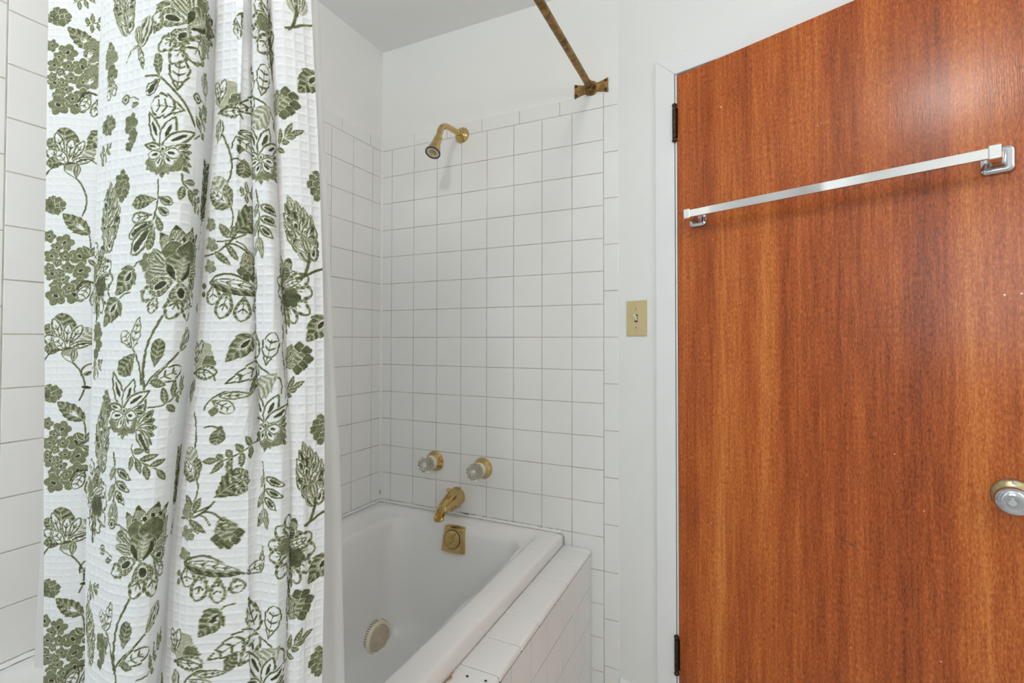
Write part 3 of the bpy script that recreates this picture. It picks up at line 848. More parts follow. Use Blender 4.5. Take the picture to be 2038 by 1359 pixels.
LEV = np.array([-0.62, -0.4, -0.2, 0.0, 0.2, 0.4, 0.6, 0.82])
TAB = np.array([[[0.2971, -1.1882], [0.3197, -1.1776], [0.3377, -1.1637], [0.3408, -1.1545], [0.3419, -1.1407], [0.3653, -1.1386], [0.4165, -1.1588], [0.4915, -1.2011], [0.5587, -1.242], [0.6037, -1.269], [0.623, -1.2767], [0.6389, -1.2805], [0.6621, -1.283], [0.6828, -1.2834], [0.7016, -1.2824], [0.7144, -1.2786], [0.7191, -1.2698], [0.7094, -1.2575], [0.6778, -1.2343], [0.6432, -1.2081], [0.634, -1.1989], [0.6545, -1.2139], [0.6854, -1.2352], [0.7032, -1.2426], [0.7216, -1.2429], [0.7409, -1.2383], [0.8102, -1.2026], [0.8129, -1.1979], [0.8156, -1.1933], [0.8202, -1.19], [0.8266, -1.1882], [0.833, -1.1863], [0.835, -1.1875], [0.8366, -1.1808], [0.833, -1.1711], [0.832, -1.1672], [0.8359, -1.1689], [0.8413, -1.1695], [0.8506, -1.1658], [0.8552, -1.1558], [0.8602, -1.1445], [0.8628, -1.1389]], [[0.2977, -1.1921], [0.3204, -1.1815], [0.3384, -1.1676], [0.345, -1.1567], [0.3461, -1.143], [0.3695, -1.1409], [0.4207, -1.1611], [0.4957, -1.2033], [0.5624, -1.2439], [0.6067, -1.2706], [0.6258, -1.2782], [0.6423, -1.2816], [0.6662, -1.2836], [0.6878, -1.2835], [0.7075, -1.282], [0.7214, -1.2777], [0.7274, -1.2683], [0.7192, -1.2555], [0.6898, -1.2317], [0.6575, -1.2049], [0.649, -1.1956], [0.6683, -1.2109], [0.6976, -1.2325], [0.7146, -1.24], [0.7326, -1.2404], [0.7517, -1.2359], [0.8103, -1.2052], [0.813, -1.2006], [0.8157, -1.196], [0.8203, -1.1928], [0.8267, -1.1909], [0.8331, -1.189], [0.8398, -1.1879], [0.8415, -1.1813], [0.8382, -1.1716], [0.8373, -1.1677], [0.8411, -1.1693], [0.8464, -1.17], [0.8557, -1.1663], [0.8597, -1.1567], [0.8649, -1.1454], [0.8676, -1.1397]], [[0.2996, -1.195], [0.3223, -1.1844], [0.3403, -1.1705], [0.3497, -1.1584], [0.3508, -1.1446], [0.3741, -1.1425], [0.4253, -1.1628], [0.5, -1.2051], [0.5665, -1.2458], [0.6107, -1.2725], [0.6298, -1.2802], [0.6473, -1.283], [0.6728, -1.2844], [0.6962, -1.2834], [0.7178, -1.281], [0.7336, -1.2758], [0.7418, -1.2654], [0.7351, -1.2519], [0.7072, -1.2274], [0.6761, -1.2], [0.6677, -1.1907], [0.6867, -1.2061], [0.7153, -1.228], [0.7322, -1.2356], [0.75, -1.2361], [0.769, -1.2316], [0.8109, -1.2093], [0.814, -1.2034], [0.8143, -1.1965], [0.8169, -1.1927], [0.8232, -1.1931], [0.8303, -1.1933], [0.8459, -1.189], [0.8476, -1.1824], [0.8438, -1.1723], [0.8427, -1.1684], [0.8466, -1.1703], [0.8521, -1.1711], [0.8616, -1.1674], [0.863, -1.159], [0.868, -1.1478], [0.8707, -1.1421]], [[0.3029, -1.1973], [0.3255, -1.1867], [0.3436, -1.1728], [0.3552, -1.1596], [0.3563, -1.1459], [0.3797, -1.1438], [0.4308, -1.164], [0.5055, -1.2063], [0.572, -1.247], [0.6163, -1.2738], [0.6354, -1.2814], [0.6541, -1.2837], [0.6815, -1.2841], [0.7071, -1.2821], [0.7311, -1.2786], [0.7493, -1.2723], [0.76, -1.2606], [0.7548, -1.2465], [0.7279, -1.2215], [0.6973, -1.1939], [0.6889, -1.1846], [0.7079, -1.2], [0.7366, -1.2219], [0.7535, -1.2294], [0.7714, -1.2299], [0.7904, -1.2254], [0.8105, -1.2149], [0.815, -1.2051], [0.8078, -1.1908], [0.8041, -1.1859], [0.8099, -1.1931], [0.8194, -1.1997], [0.8403, -1.1969], [0.8425, -1.1895], [0.8343, -1.1747], [0.8314, -1.1702], [0.8357, -1.1753], [0.8429, -1.1782], [0.8546, -1.1744], [0.863, -1.1628], [0.868, -1.1516], [0.8707, -1.1459]], [[0.3056, -1.1999], [0.3283, -1.1893], [0.3463, -1.1753], [0.3625, -1.16], [0.3636, -1.1463], [0.3869, -1.1442], [0.4381, -1.1644], [0.5129, -1.2067], [0.5794, -1.2474], [0.6236, -1.2742], [0.6428, -1.2817], [0.6624, -1.2836], [0.6911, -1.2835], [0.7181, -1.2808], [0.7435, -1.2766], [0.7631, -1.2696], [0.7754, -1.2573], [0.7711, -1.2427], [0.7448, -1.2175], [0.7145, -1.1897], [0.7062, -1.1803], [0.7252, -1.1957], [0.7539, -1.2176], [0.7708, -1.2252], [0.7886, -1.2257], [0.8077, -1.2212], [0.809, -1.2195], [0.8135, -1.2096], [0.8063, -1.1953], [0.8027, -1.1904], [0.8085, -1.1976], [0.8179, -1.2042], [0.8343, -1.2043], [0.8368, -1.1965], [0.8266, -1.1792], [0.8227, -1.1744], [0.8271, -1.1812], [0.8352, -1.1851], [0.8481, -1.1813], [0.8593, -1.1683], [0.8643, -1.1571], [0.867, -1.1515]], [[0.3091, -1.2021], [0.3317, -1.1915], [0.3497, -1.1775], [0.372, -1.1594], [0.3732, -1.1456], [0.3965, -1.1435], [0.4474, -1.1639], [0.5211, -1.2067], [0.5865, -1.2479], [0.63, -1.275], [0.6489, -1.2827], [0.6685, -1.2846], [0.6972, -1.2844], [0.7244, -1.2816], [0.7501, -1.2773], [0.77, -1.2702], [0.7829, -1.2576], [0.7792, -1.2427], [0.7543, -1.2168], [0.7254, -1.1884], [0.7175, -1.1789], [0.7357, -1.1946], [0.7633, -1.217], [0.7797, -1.2248], [0.7973, -1.2254], [0.8163, -1.221], [0.8076, -1.224], [0.812, -1.2141], [0.8048, -1.1998], [0.8011, -1.1949], [0.8069, -1.2022], [0.8165, -1.2087], [0.8281, -1.211], [0.8305, -1.2033], [0.8201, -1.1861], [0.8162, -1.1813], [0.8207, -1.188], [0.8289, -1.1919], [0.8417, -1.1881], [0.8514, -1.1758], [0.8565, -1.1646], [0.8592, -1.159]], [[0.3129, -1.2041], [0.3355, -1.1935], [0.3535, -1.1796], [0.3747, -1.1619], [0.376, -1.1481], [0.3992, -1.1461], [0.4499, -1.1665], [0.5238, -1.2093], [0.5889, -1.2499], [0.6321, -1.2765], [0.6508, -1.2841], [0.6704, -1.2859], [0.6991, -1.2856], [0.7263, -1.2827], [0.752, -1.2783], [0.772, -1.2711], [0.7851, -1.2585], [0.7817, -1.2437], [0.7573, -1.218], [0.7289, -1.1898], [0.721, -1.1804], [0.739, -1.196], [0.7663, -1.2181], [0.7826, -1.2258], [0.8, -1.2264], [0.8189, -1.2219], [0.807, -1.2264], [0.8115, -1.2166], [0.8042, -1.2026], [0.8005, -1.1978], [0.8064, -1.2049], [0.8159, -1.2113], [0.8252, -1.2146], [0.8276, -1.2069], [0.8169, -1.1901], [0.8128, -1.1855], [0.8175, -1.192], [0.8258, -1.1958], [0.8386, -1.1919], [0.8461, -1.1808], [0.851, -1.1698], [0.8535, -1.1642]], [[0.3143, -1.2049], [0.3369, -1.1943], [0.355, -1.1804], [0.376, -1.1629], [0.3774, -1.1491], [0.4006, -1.147], [0.4508, -1.1672], [0.5239, -1.2093], [0.5889, -1.2499], [0.6321, -1.2765], [0.6508, -1.2841], [0.6704, -1.2859], [0.6991, -1.2856], [0.7263, -1.2827], [0.752, -1.2783], [0.772, -1.2711], [0.7851, -1.2585], [0.7817, -1.2437], [0.7573, -1.218], [0.7289, -1.1898], [0.721, -1.1804], [0.739, -1.196], [0.7663, -1.2181], [0.7826, -1.2258], [0.8, -1.2264], [0.8189, -1.2219], [0.807, -1.2264], [0.8115, -1.2166], [0.8042, -1.2026], [0.8005, -1.1978], [0.8064, -1.2049], [0.8159, -1.2113], [0.8252, -1.2146], [0.8276, -1.2069], [0.8169, -1.1901], [0.8128, -1.1855], [0.8175, -1.192], [0.8258, -1.1958], [0.8386, -1.1919], [0.8461, -1.1808], [0.851, -1.1698], [0.8535, -1.1642]]])
TABL = np.array([[[0.1641, -1.1499], [0.204, -1.1368], [0.2277, -1.1169], [0.2651, -1.095], [0.3126, -1.086], [0.3978, -1.0903], [0.482, -1.1061], [0.5941, -1.1199], [0.6504, -1.1102], [0.7028, -1.1077], [0.7425, -1.1057], [0.7778, -1.106], [0.7969, -1.097], [0.823, -1.0993], [0.8398, -1.096], [0.8539, -1.0938], [0.8557, -1.0863]], [[0.1729, -1.15], [0.2127, -1.137], [0.2365, -1.117], [0.274, -1.095], [0.3212, -1.0862], [0.4057, -1.0908], [0.4892, -1.107], [0.5901, -1.126], [0.6464, -1.1163], [0.6993, -1.1135], [0.7395, -1.1113], [0.7753, -1.1111], [0.7944, -1.1022], [0.821, -1.1041], [0.8379, -1.1006], [0.8521, -1.0984], [0.8537, -1.091]], [[0.1821, -1.1496], [0.2219, -1.1364], [0.2456, -1.1165], [0.2831, -1.0946], [0.3305, -1.0857], [0.4154, -1.0901], [0.4995, -1.106], [0.5906, -1.1296], [0.6467, -1.1199], [0.699, -1.1175], [0.7386, -1.1156], [0.7739, -1.1156], [0.793, -1.1067], [0.8191, -1.1088], [0.8359, -1.1054], [0.8501, -1.1032], [0.8518, -1.0957]], [[0.1876, -1.1508], [0.2274, -1.1377], [0.2511, -1.1178], [0.2886, -1.0958], [0.336, -1.0869], [0.4209, -1.0913], [0.5049, -1.1072], [0.5831, -1.1369], [0.6393, -1.1272], [0.6918, -1.1247], [0.7316, -1.1227], [0.7671, -1.1226], [0.7861, -1.1137], [0.8124, -1.1158], [0.8292, -1.1123], [0.8434, -1.1101], [0.8451, -1.1027]], [[0.1906, -1.1532], [0.2304, -1.1401], [0.2541, -1.1202], [0.2916, -1.0982], [0.339, -1.0893], [0.4239, -1.0938], [0.508, -1.1096], [0.5763, -1.1439], [0.6323, -1.1343], [0.6845, -1.1319], [0.7241, -1.13], [0.7594, -1.1301], [0.7784, -1.1211], [0.8045, -1.1233], [0.8213, -1.1199], [0.8354, -1.1177], [0.8372, -1.1102]], [[0.1936, -1.1556], [0.2334, -1.1425], [0.2571, -1.1226], [0.2946, -1.1006], [0.342, -1.0917], [0.4269, -1.0962], [0.511, -1.1121], [0.5673, -1.1519], [0.6238, -1.1421], [0.6766, -1.1395], [0.7166, -1.1373], [0.7523, -1.1372], [0.7714, -1.1283], [0.7978, -1.1302], [0.8147, -1.1267], [0.829, -1.1245], [0.8305, -1.1171]], [[0.1966, -1.158], [0.2364, -1.1449], [0.2602, -1.125], [0.2976, -1.1031], [0.345, -1.0941], [0.4299, -1.0986], [0.514, -1.1145], [0.565, -1.1568], [0.6215, -1.147], [0.6742, -1.1444], [0.7143, -1.1421], [0.7501, -1.1417], [0.7692, -1.1328], [0.7957, -1.1345], [0.8127, -1.131], [0.827, -1.1287], [0.8285, -1.1214]], [[0.1986, -1.1597], [0.2384, -1.1465], [0.2622, -1.1267], [0.2997, -1.1047], [0.347, -1.0957], [0.4315, -1.0998], [0.515, -1.1153], [0.5646, -1.1576], [0.6212, -1.1475], [0.6742, -1.1445], [0.7143, -1.1421], [0.7501, -1.1417], [0.7692, -1.1328], [0.7957, -1.1345], [0.8127, -1.131], [0.827, -1.1287], [0.8285, -1.1214]]])
tcol, scol = columns(LEV, TAB, 0.00085)
ZB, ZT = -0.62, 0.575
zs = np.arange(ZB, ZT, 0.00085)
zs = np.concatenate([zs, np.arange(ZT + 0.004, 0.812, 0.006)])

# --- the print: ink density drawn on the flat cloth (s across, z up)
RES = 0.0007
SOFF = 0.12      # the flat cloth is a little wider than its middle line
IW, IH = int((scol[-1] + 2 * SOFF) / RES) + 2, int((ZT + 0.05 - ZB) / RES) + 2
INK = np.zeros((IH, IW), np.float32)
GRAIN = rng.random((64, 64)).astype(np.float32)


class Pen:
    """draws in small design units (x right, y down) anchored at a point of the cloth"""
    def __init__(s, s0, z0, unit, rot=0.0, flip=0):
        s.s0, s.z0, s.u, s.fl = s0, z0, unit, (-1 if flip else 1)
        s.c, s.n = math.cos(R(rot)), math.sin(R(rot))

    def win(s, x0, x1, y0, y1):
        cx, cy, rad = (x0 + x1) / 2, (y0 + y1) / 2, math.hypot(x1 - x0, y1 - y0) / 2 + 6
        X, Y = cx * s.fl, -cy
        ws = SOFF + s.s0 + (X * s.c - Y * s.n) * s.u
        wz = s.z0 + (X * s.n + Y * s.c) * s.u
        r = rad * s.u
        i0, i1 = max(0, int((ws - r) / RES)), min(IW, int((ws + r) / RES) + 2)
        j0, j1 = max(0, int((wz - r - ZB) / RES)), min(IH, int((wz + r - ZB) / RES) + 2)
        if i1 <= i0 or j1 <= j0: return None
        S = (np.arange(i0, i1) * RES - SOFF - s.s0)[None, :] / s.u
        Z = (np.arange(j0, j1) * RES + ZB - s.z0)[:, None] / s.u
        x = (S * s.c + Z * s.n) * s.fl
        y = -(-S * s.n + Z * s.c)
        return (slice(j0, j1), slice(i0, i1)), x, y

    def leaf(s, b, t, w, style='solid', ser=0, prof='l', halo=5, ol=8, tone=0.62):
        bx, by = b; tx, ty = t
        L = math.hypot(tx - bx, ty - by)
        W = s.win(min(bx, tx) - w, max(bx, tx) + w, min(by, ty) - w, max(by, ty) + w)
        if W is None: return
        sl, x, y = W
        ax, ay = (tx - bx) / L, (ty - by) / L
        q = ((x - bx) * ax + (y - by) * ay) / L
        d = (-(x - bx) * ay + (y - by) * ax) / (w / 2)
        qc = np.clip(q, 0.0, 1.0)
        if prof == 'l': p = np.sin(PI * qc ** 0.85) ** 0.85
        elif prof == 'p': p = np.sin(PI * qc ** 1.55) ** 0.62
        elif prof == 'h': p = np.sin(PI * qc ** 0.62) ** 0.9
        else: p = np.sin(PI * qc) ** 0.5
        if ser: p = p * (1.0 + 0.22 * ((ser * qc) % 1.0 - 0.5))
        p = np.maximum(p, 1e-4)
        ad = np.abs(d)
        e = ad / p
        edge = (1 - e) * p * w / 2                      # distance to the outline, design units
        inq = (q > -0.02) & (q < 1.02)
        A = INK[sl]
        A[(edge > -halo) & inq] *= 0.0
        ins = (edge > 0) & inq
        v = np.zeros_like(e)
        if style in ('solid', 'core', 'dots', 'pale'):
            tn = 0.30 if style == 'pale' else tone
            v += tn + 0.16 * np.sin(qc * 34 - e * 5)
            vein = ((qc * 6 - 0.9 * e) % 1.0) < 0.14
            v[vein & (e < 0.85) & (e > 0.1)] *= 0.45
            v[(ad * w / 2 < 2.2) & (qc < 0.85)] *= 0.25
            v[edge < 5] = tn + 0.25
            if style == 'core':
                k = ((qc - 0.5) / 0.30) ** 2 + (d / 0.42) ** 2
                v[k < 1.5] = 0.02
                v[k < 0.7] = 0.9
            if style == 'dots':
                gx, gy = (x / 17) % 1 - 0.5, ((y / 17) + 0.5 * (np.floor(x / 17) % 2)) % 1 - 0.5
                v[(gx * gx + gy * gy < 0.055) & (e > 0.30) & (e < 0.92)] = 0.0
                k = ((qc - 0.52) / 0.24) ** 2 + (d / 0.34) ** 2
                v[k < 1.6] = 0.02
                v[k < 0.9] = 0.95
        elif style == 'line':
            v[edge < ol] = 0.82
            v[(ad * w / 2 < 2.6) & (qc > 0.12) & (qc < 0.8)] = 0.8
            v[(((qc * 4.5 - 0.75 * ad) % 1.0) < 0.22) & (e < 0.62) & (qc > 0.12) & (qc < 0.86)] = 0.8
        elif style == 'ring':
            v += 0.0
            v[edge < 0.30 * w / 2] = 0.60
            v[edge < 4] = 0.85
            v[(e < 0.42) & (qc > 0.2) & (qc < 0.86)] = 0.85
        elif style == 'open':
            v[edge < ol] = 0.75
            k = ((qc - 0.52) / 0.2) ** 2 + (d / 0.24) ** 2
            v[k < 1] = 0.95
        elif style == 'tip':
            v[edge < ol * 0.8] = 0.8
            hatch = (np.sin(d * w * 0.42) > -0.1) & (qc > 0.40 + 0.25 * ad)
            v[hatch] = 0.75
            v[qc > 0.86] = 0.85
        elif style == 'stripe':
            v += 0.12
            v[(np.sin(d / p * 9) > 0.1)] = 0.72
            v[edge < 4] = 0.85
        elif style == 'lace':
            band = 0.36 * w / 2
            v[edge < band] = 0.58 + 0.2 * np.sin(qc[edge < band] * 40)
            v[edge < 4] = 0.85
            v[(ad * w / 2 < 2.8) & (qc > 0.18) & (qc < 0.72)] = 0.85
            v[(((qc * 4.2 - 1.1 * ad) % 1.0) < 0.26) & (edge > band * 1.35) & (qc > 0.18) & (qc < 0.75) & (ad > 0.06)] = 0.85
        elif style == 'dark':
            v += 0.92
        A[ins] = np.clip(v[ins], 0, 1)

    def blob(s, c, r, lobes=0, depth=0.12, ink=0.62, ecc=1.0, halo=4, phase=0.0, hatch=True, ang=0.0):
        cx, cy = c
        rr = r * max(1, ecc) * 1.3
        W = s.win(cx - rr, cx + rr, cy - rr, cy + rr)
        if W is None: return
        sl, x, y = W
        ca, sa = math.cos(R(ang)), math.sin(R(ang))
        X = ((x - cx) * ca + (y - cy) * sa); Y = (-(x - cx) * sa + (y - cy) * ca) / ecc
        d = np.hypot(X, Y); a = np.arctan2(Y, X) + phase
        lim = r * (1 + (depth * (2.4 * np.abs(np.cos(lobes * a / 2)) - 1.4) if lobes else 0))
        A = INK[sl]
        A[d < lim + halo] = 0
        v = np.full_like(d, ink)
        if hatch:
            v += 0.13 * np.sin(d * 0.6 + 3 * np.sin(a * 3)) + 0.08 * np.sin(x * 0.35 + y * 0.2)
        v[d > lim - 4] = ink + 0.22
        A[d < lim] = np.clip(v[d < lim], 0, 1)

    def stroke(s, pts, w=11, ink=0.78, w2=None):
        P_ = []
        for i in range(len(pts) - 1):          # smooth through the given points
            p0 = pts[max(i - 1, 0)]; p1 = pts[i]; p2 = pts[i + 1]; p3 = pts[min(i + 2, len(pts) - 1)]
            for k in range(8):
                t_ = k / 8
                P_.append(tuple(0.5 * (2 * p1[j] + (p2[j] - p0[j]) * t_ + (2 * p0[j] - 5 * p1[j] + 4 * p2[j] - p3[j]) * t_ ** 2 + (3 * p1[j] - p0[j] - 3 * p2[j] + p3[j]) * t_ ** 3) for j in (0, 1)))
        P_.append(pts[-1])
        q = np.array(P_)
        W = s.win(q[:, 0].min() - w, q[:, 0].max() + w, q[:, 1].min() - w, q[:, 1].max() + w)
        if W is None: return
        sl, x, y = W
        best = np.full(x.shape, 1e9)
        n = len(P_) - 1
        for i in range(n):
            a, b = q[i], q[i + 1]
            L2_ = max(1e-6, ((b - a) ** 2).sum())
            t_ = np.clip(((x - a[0]) * (b[0] - a[0]) + (y - a[1]) * (b[1] - a[1])) / L2_, 0, 1)
            dd_ = np.hypot(x - a[0] - t_ * (b[0] - a[0]), y - a[1] - t_ * (b[1] - a[1]))
            ww = w if w2 is None else w + (w2 - w) * i / n
            best = np.minimum(best, dd_ / (ww / 2))
        A = INK[sl]
        A[best < 1] = np.maximum(A[best < 1], ink)


def floret(p, c, r, ph=0.0, e=1.0):
    p.blob(c, r * 1.10, 5, 0.15, 0.56, e, phase=ph)
    for k in range(5):
        a = ph + 2 * PI * (k + 0.5) / 5
        p.stroke([(c[0] + 0.35 * r * math.cos(a), c[1] + 0.35 * r * math.sin(a) * e), (c[0] + 0.8 * r * math.cos(a), c[1] + 0.8 * r * math.sin(a) * e)], 3, 0.1)
    p.blob(c, r * 0.20, 0, 0, 0.95, 1.7, halo=3, hatch=False, ang=30 * ph)


def M_hydrangea(p):
    for i, (x, y, d) in enumerate(((-105, -250, 50), (5, -205, 66), (-50, -165, 44), (-85, -100, 56), (100, -105, 68), (10, -100, 46), (110, 5, 66), (28, -10, 46), (-80, 35, 58), (110, 115, 64), (0, 80, 46), (-50, 130, 50), (-50, 205, 78), (72, 192, 74), (-100, -10, 40), (40, 145, 44), (-20, 30, 36), (-40, -50, 34))):
        floret(p, (x, y), d * 0.80, i * 1.3, 1.0)


def M_poppy(p):
    p.leaf((-20, 30), (-150, -100), 95, 'solid', prof='p'); p.leaf((-10, 30), (-30, -190), 175, 'solid', prof='o', tone=.6)
    p.leaf((30, 60), (165, -70), 130, 'pale', prof='p', tone=.5)
    p.leaf((-30, 60), (-160, -10), 90, 'lace', prof='p'); p.leaf((-20, 40), (-90, -150), 70, 'lace', prof='p')
    p.leaf((0, 60), (20, -110), 62, 'lace', prof='p'); p.leaf((20, 60), (100, -100), 60, 'lace', prof='p')
    p.leaf((0, 60), (-160, 90), 90, 'solid', prof='p'); p.leaf((20, 70), (175, 30), 60, 'lace', prof='l')
    p.leaf((10, 120), (-80, -10), 80, 'line', prof='p')
    p.stroke([(20, 110), (-60, 90), (-130, 130), (-170, 190)], 10); p.stroke([(20, 100), (80, 50), (140, 40), (180, 70)], 9)
    p.leaf((45, 195), (10, 70), 110, 'tip', prof='p'); p.leaf((48, 190), (55, 90), 50, 'stripe', prof='p')
    p.stroke([(48, 190), (90, 250), (118, 340), (112, 420), (90, 480)], 10)


def M_poppyhalf(p):
    p.blob((-40, -20), 105, 7, .05, .30); p.blob((40, 30), 60, 6, .08, .62)
    p.leaf((-110, 60), (-60, -140), 70, 'lace', prof='p'); p.leaf((-100, 40), (-140, -130), 60, 'line', prof='p')
    p.leaf((-120, 100), (130, 90), 110, 'lace', 8, prof='p')
    p.stroke([(-110, 110), (-50, 75), (30, 75), (100, 105), (130, 150)], 9)
    p.leaf((-95, 330), (-85, 150), 75, 'stripe', prof='p'); p.leaf((-95, 330), (-110, 180), 40, 'stripe', prof='p')


def M_stem_c(p): p.stroke([(-45, -110), (15, 0), (45, 110), (30, 200), (0, 260)], 15, .7)
def M_stem_d(p): p.stroke([(0, -20), (5, 60), (-8, 150), (12, 300), (22, 430), (35, 520)], 10, .75)


def M_berry(p):
    for x, y, r in ((-50, 10, 42), (-15, -35, 36), (-10, 30, 40), (30, -30, 32), (40, 15, 36), (20, 45, 28), (62, -10, 22), (-45, -20, 30)):
        p.blob((x, y), r, 5, .08, .60)
    for k in range(4): p.stroke([(-60, -10 + 12 * k), (-5, -20 + 16 * k)], 5, .9)


def M_leafstem(p):
    p.stroke([(75, 60), (88, 130), (90, 225)], 8)
    p.leaf((85, 75), (-95, -75), 118, 'solid', 5, prof='l'); p.leaf((55, 50), (-45, -35), 40, 'tip', prof='l', halo=2, ol=5)
    p.leaf((90, 230), (40, 165), 42, 'solid'); p.leaf((92, 230), (125, 165), 42, 'solid'); p.stroke([(40, 258), (90, 242), (130, 225)], 8)
    p.leaf((75, 270), (130, 320), 36, 'solid')


def M_leafstem2(p):
    p.leaf((90, 70), (-40, -150), 150, 'pale', prof='p'); p.leaf((110, 70), (60, -80), 80, 'solid', 4, prof='p')
    p.leaf((100, 75), (-85, -30), 130, 'solid', 4); p.leaf((75, 50), (-80, -70), 70, 'line', prof='l', ol=5)
    p.stroke([(100, 70), (118, 140), (110, 200), (95, 260)], 11)
    p.leaf((95, 300), (15, 195), 62, 'solid'); p.leaf((100, 305), (150, 200), 54, 'solid')
    p.stroke([(0, 325), (80, 320), (160, 290), (210, 265)], 10); p.leaf((150, 460), (60, 330), 44, 'solid'); p.stroke([(140, 325), (190, 350), (230, 410)], 9)


def M_lacebit(p):
    p.leaf((10, -80), (-60, 55), 80, 'line', prof='p'); p.leaf((60, -60), (20, 100), 60, 'lace', prof='p'); p.stroke([(-75, -20), (-50, -75), (0, -85), (40, -75)], 14)
def M_curlbit(p): p.stroke([(-30, 50), (-28, 5), (0, -30), (35, -40)], 10); p.leaf((-20, 50), (30, 20), 30, 'ring'); p.leaf((-30, 135), (30, 150), 24, 'dark')
def M_halfrose(p): p.blob((0, 0), 78, 7, .1, .5, 1.15); p.stroke([(-50, -60), (-10, 0), (30, 70)], 5, .1); p.stroke([(-40, 60), (0, 10), (50, -40)], 5, .1); p.leaf((-50, 70), (0, -20), 50, 'tip', halo=2)
def M_roselet(p): p.blob((0, -20), 60, 5, .12, .6, 1.2); p.blob((20, 60), 45, 5, .12, .6, 1.1); p.blob((-10, 130), 36, 5, .12, .65)


def M_sprigsmall(p):
    p.stroke([(-55, 30), (0, 0), (70, -45)], 6)
    for b, t in (((-40, 22), (-55, -40)), ((-10, 5), (-20, -75)), ((25, -15), (55, -75)), ((-20, 12), (-15, 80)), ((15, -5), (40, 60)), ((45, -28), (85, 10)), ((60, -40), (110, -70))): p.leaf(b, t, 28, 'solid')


def sprig(p, pts, lv, w=30):
    p.stroke(pts, 9)
    for b, t in lv: p.leaf(b, t, w, 'solid')
def M_sprigright(p): sprig(p, [(0, 0), (50, -55), (110, -95), (210, -145)], (((25, -30), (45, -150)), ((75, -75), (130, -190)), ((110, -95), (210, -150)), ((80, -75), (150, -88)), ((45, -45), (108, -40)), ((5, 0), (68, 30))), 40)
def M_sprigleft(p): sprig(p, [(0, 0), (-70, 20), (-160, 80), (-250, 120), (-390, 125)], (((-60, 20), (-130, -50)), ((-120, 60), (-185, 0)), ((-190, 95), (-240, 40)), ((-250, 115), (-300, 75)), ((-290, 120), (-390, 125)), ((-60, 25), (-45, 120)), ((-125, 65), (-110, 175)), ((-190, 100), (-200, 215)), ((-235, 120), (-315, 215))), 46)
def M_sprigup(p): sprig(p, [(0, 0), (90, -15), (160, -70), (230, -125), (310, -160)], (((105, -20), (85, -140)), ((150, -65), (155, -190)), ((215, -115), (230, -215)), ((260, -135), (300, -230)), ((110, -15), (180, 40)), ((175, -75), (225, -15)), ((240, -125), (270, -65)), ((280, -150), (320, -100))), 46)
def M_sprigdown(p): sprig(p, [(-15, -60), (0, 10), (80, 65), (160, 110), (215, 190)], (((0, -10), (85, -25)), ((55, 45), (170, 10)), ((120, 85), (215, 50)), ((30, 30), (65, 140)), ((90, 80), (115, 180)), ((165, 115), (220, 195)), ((-5, 20), (-20, 120))), 42)
def M_leafspray(p):
    p.stroke([(-15, -20), (5, 100), (10, 200), (0, 330), (10, 430)], 10)
    for b, t in (((15, 95), (165, 160)), ((15, 180), (155, 240)), ((10, 240), (110, 335))): p.leaf(b, t, 62, 'core')
    for b, t in (((0, 80), (-40, 180)), ((0, 200), (-60, 330)), ((0, 330), (-50, 470)), ((10, 320), (40, 480))): p.leaf(b, t, 54, 'stripe')


def M_thistle(p):
    rows = ((-420, ((0, 60),)), (-370, ((-35, 66), (35, 66))), (-310, ((-62, 76), (0, 76), (62, 76))), (-245, ((-78, 86), (-20, 86), (45, 86), (88, 80))), (-180, ((-86, 90), (-30, 90), (35, 90), (86, 90))), (-120, ((-66, 90), (0, 92), (66, 90))), (-60, ((-40, 92), (40, 92))))
    for y, xs_ in rows:
        for i, (x, w) in enumerate(xs_):
            p.leaf((x * 0.35, y + 125), (x * 1.22, y - 30), w, ('ring', 'stripe', 'core')[(i + int(-y / 60)) % 3], prof='l', halo=4)
    p.leaf((0, 10), (-70, -130), 70, 'tip', prof='p'); p.leaf((0, 10), (72, -130), 70, 'tip', prof='p'); p.leaf((0, 15), (0, -120), 70, 'stripe', prof='p')


def M_thistlestem(p): p.stroke([(0, 0), (-5, 60), (-30, 150), (-60, 190)], 20, .7); p.stroke([(-80, 185), (-20, 160), (40, 125), (120, 95)], 17, .75)
def M_thistledark(p):
    for k in range(9):
        y = -40 - k * 45
        for sx in (-1, 1): p.leaf((0, y + 60), (sx * 62, y - 20), 60, ('ring', 'solid')[k % 2], halo=2, tone=.85)
    p.leaf((0, 40), (-8, -420), 46, 'dark'); p.stroke([(0, 20), (-10, 120), (-30, 240)], 12)


def M_stripebud(p):
    p.leaf((-30, 60), (60, -170), 120, 'stripe', prof='p'); p.leaf((-20, 50), (-50, -120), 70, 'stripe', prof='p'); p.leaf((-35, 20), (15, 190), 50, 'line'); p.leaf((-30, 15), (-130, 40), 22, 'solid'); p.stroke([(-120, 45), (-160, 110)], 7)


def M_striperound(p):
    p.blob((0, 0), 75, 0, 0, .25, 1.1); p.leaf((0, 90), (-45, -75), 50, 'stripe', prof='p'); p.leaf((0, 90), (45, -75), 50, 'stripe', prof='p'); p.leaf((0, 95), (0, -85), 44, 'tip', prof='p')


def M_acorn(p):
    p.stroke([(60, -70), (100, -105), (165, -120)], 9)
    p.leaf((65, -75), (-85, 115), 165, 'solid', 3, prof='h'); p.leaf((55, -55), (-15, 30), 66, 'pale', prof='p', halo=5); p.leaf((50, -50), (0, 15), 34, 'dark', prof='p', halo=8)


def M_cherry(p):
    p.blob((-40, 0), 36, 0, 0, .6); p.blob((-40, 0), 14, 0, 0, .9, halo=9, hatch=False); p.stroke([(-5, -5), (50, 0), (95, 25)], 7); p.leaf((20, 60), (95, 45), 44, 'solid')


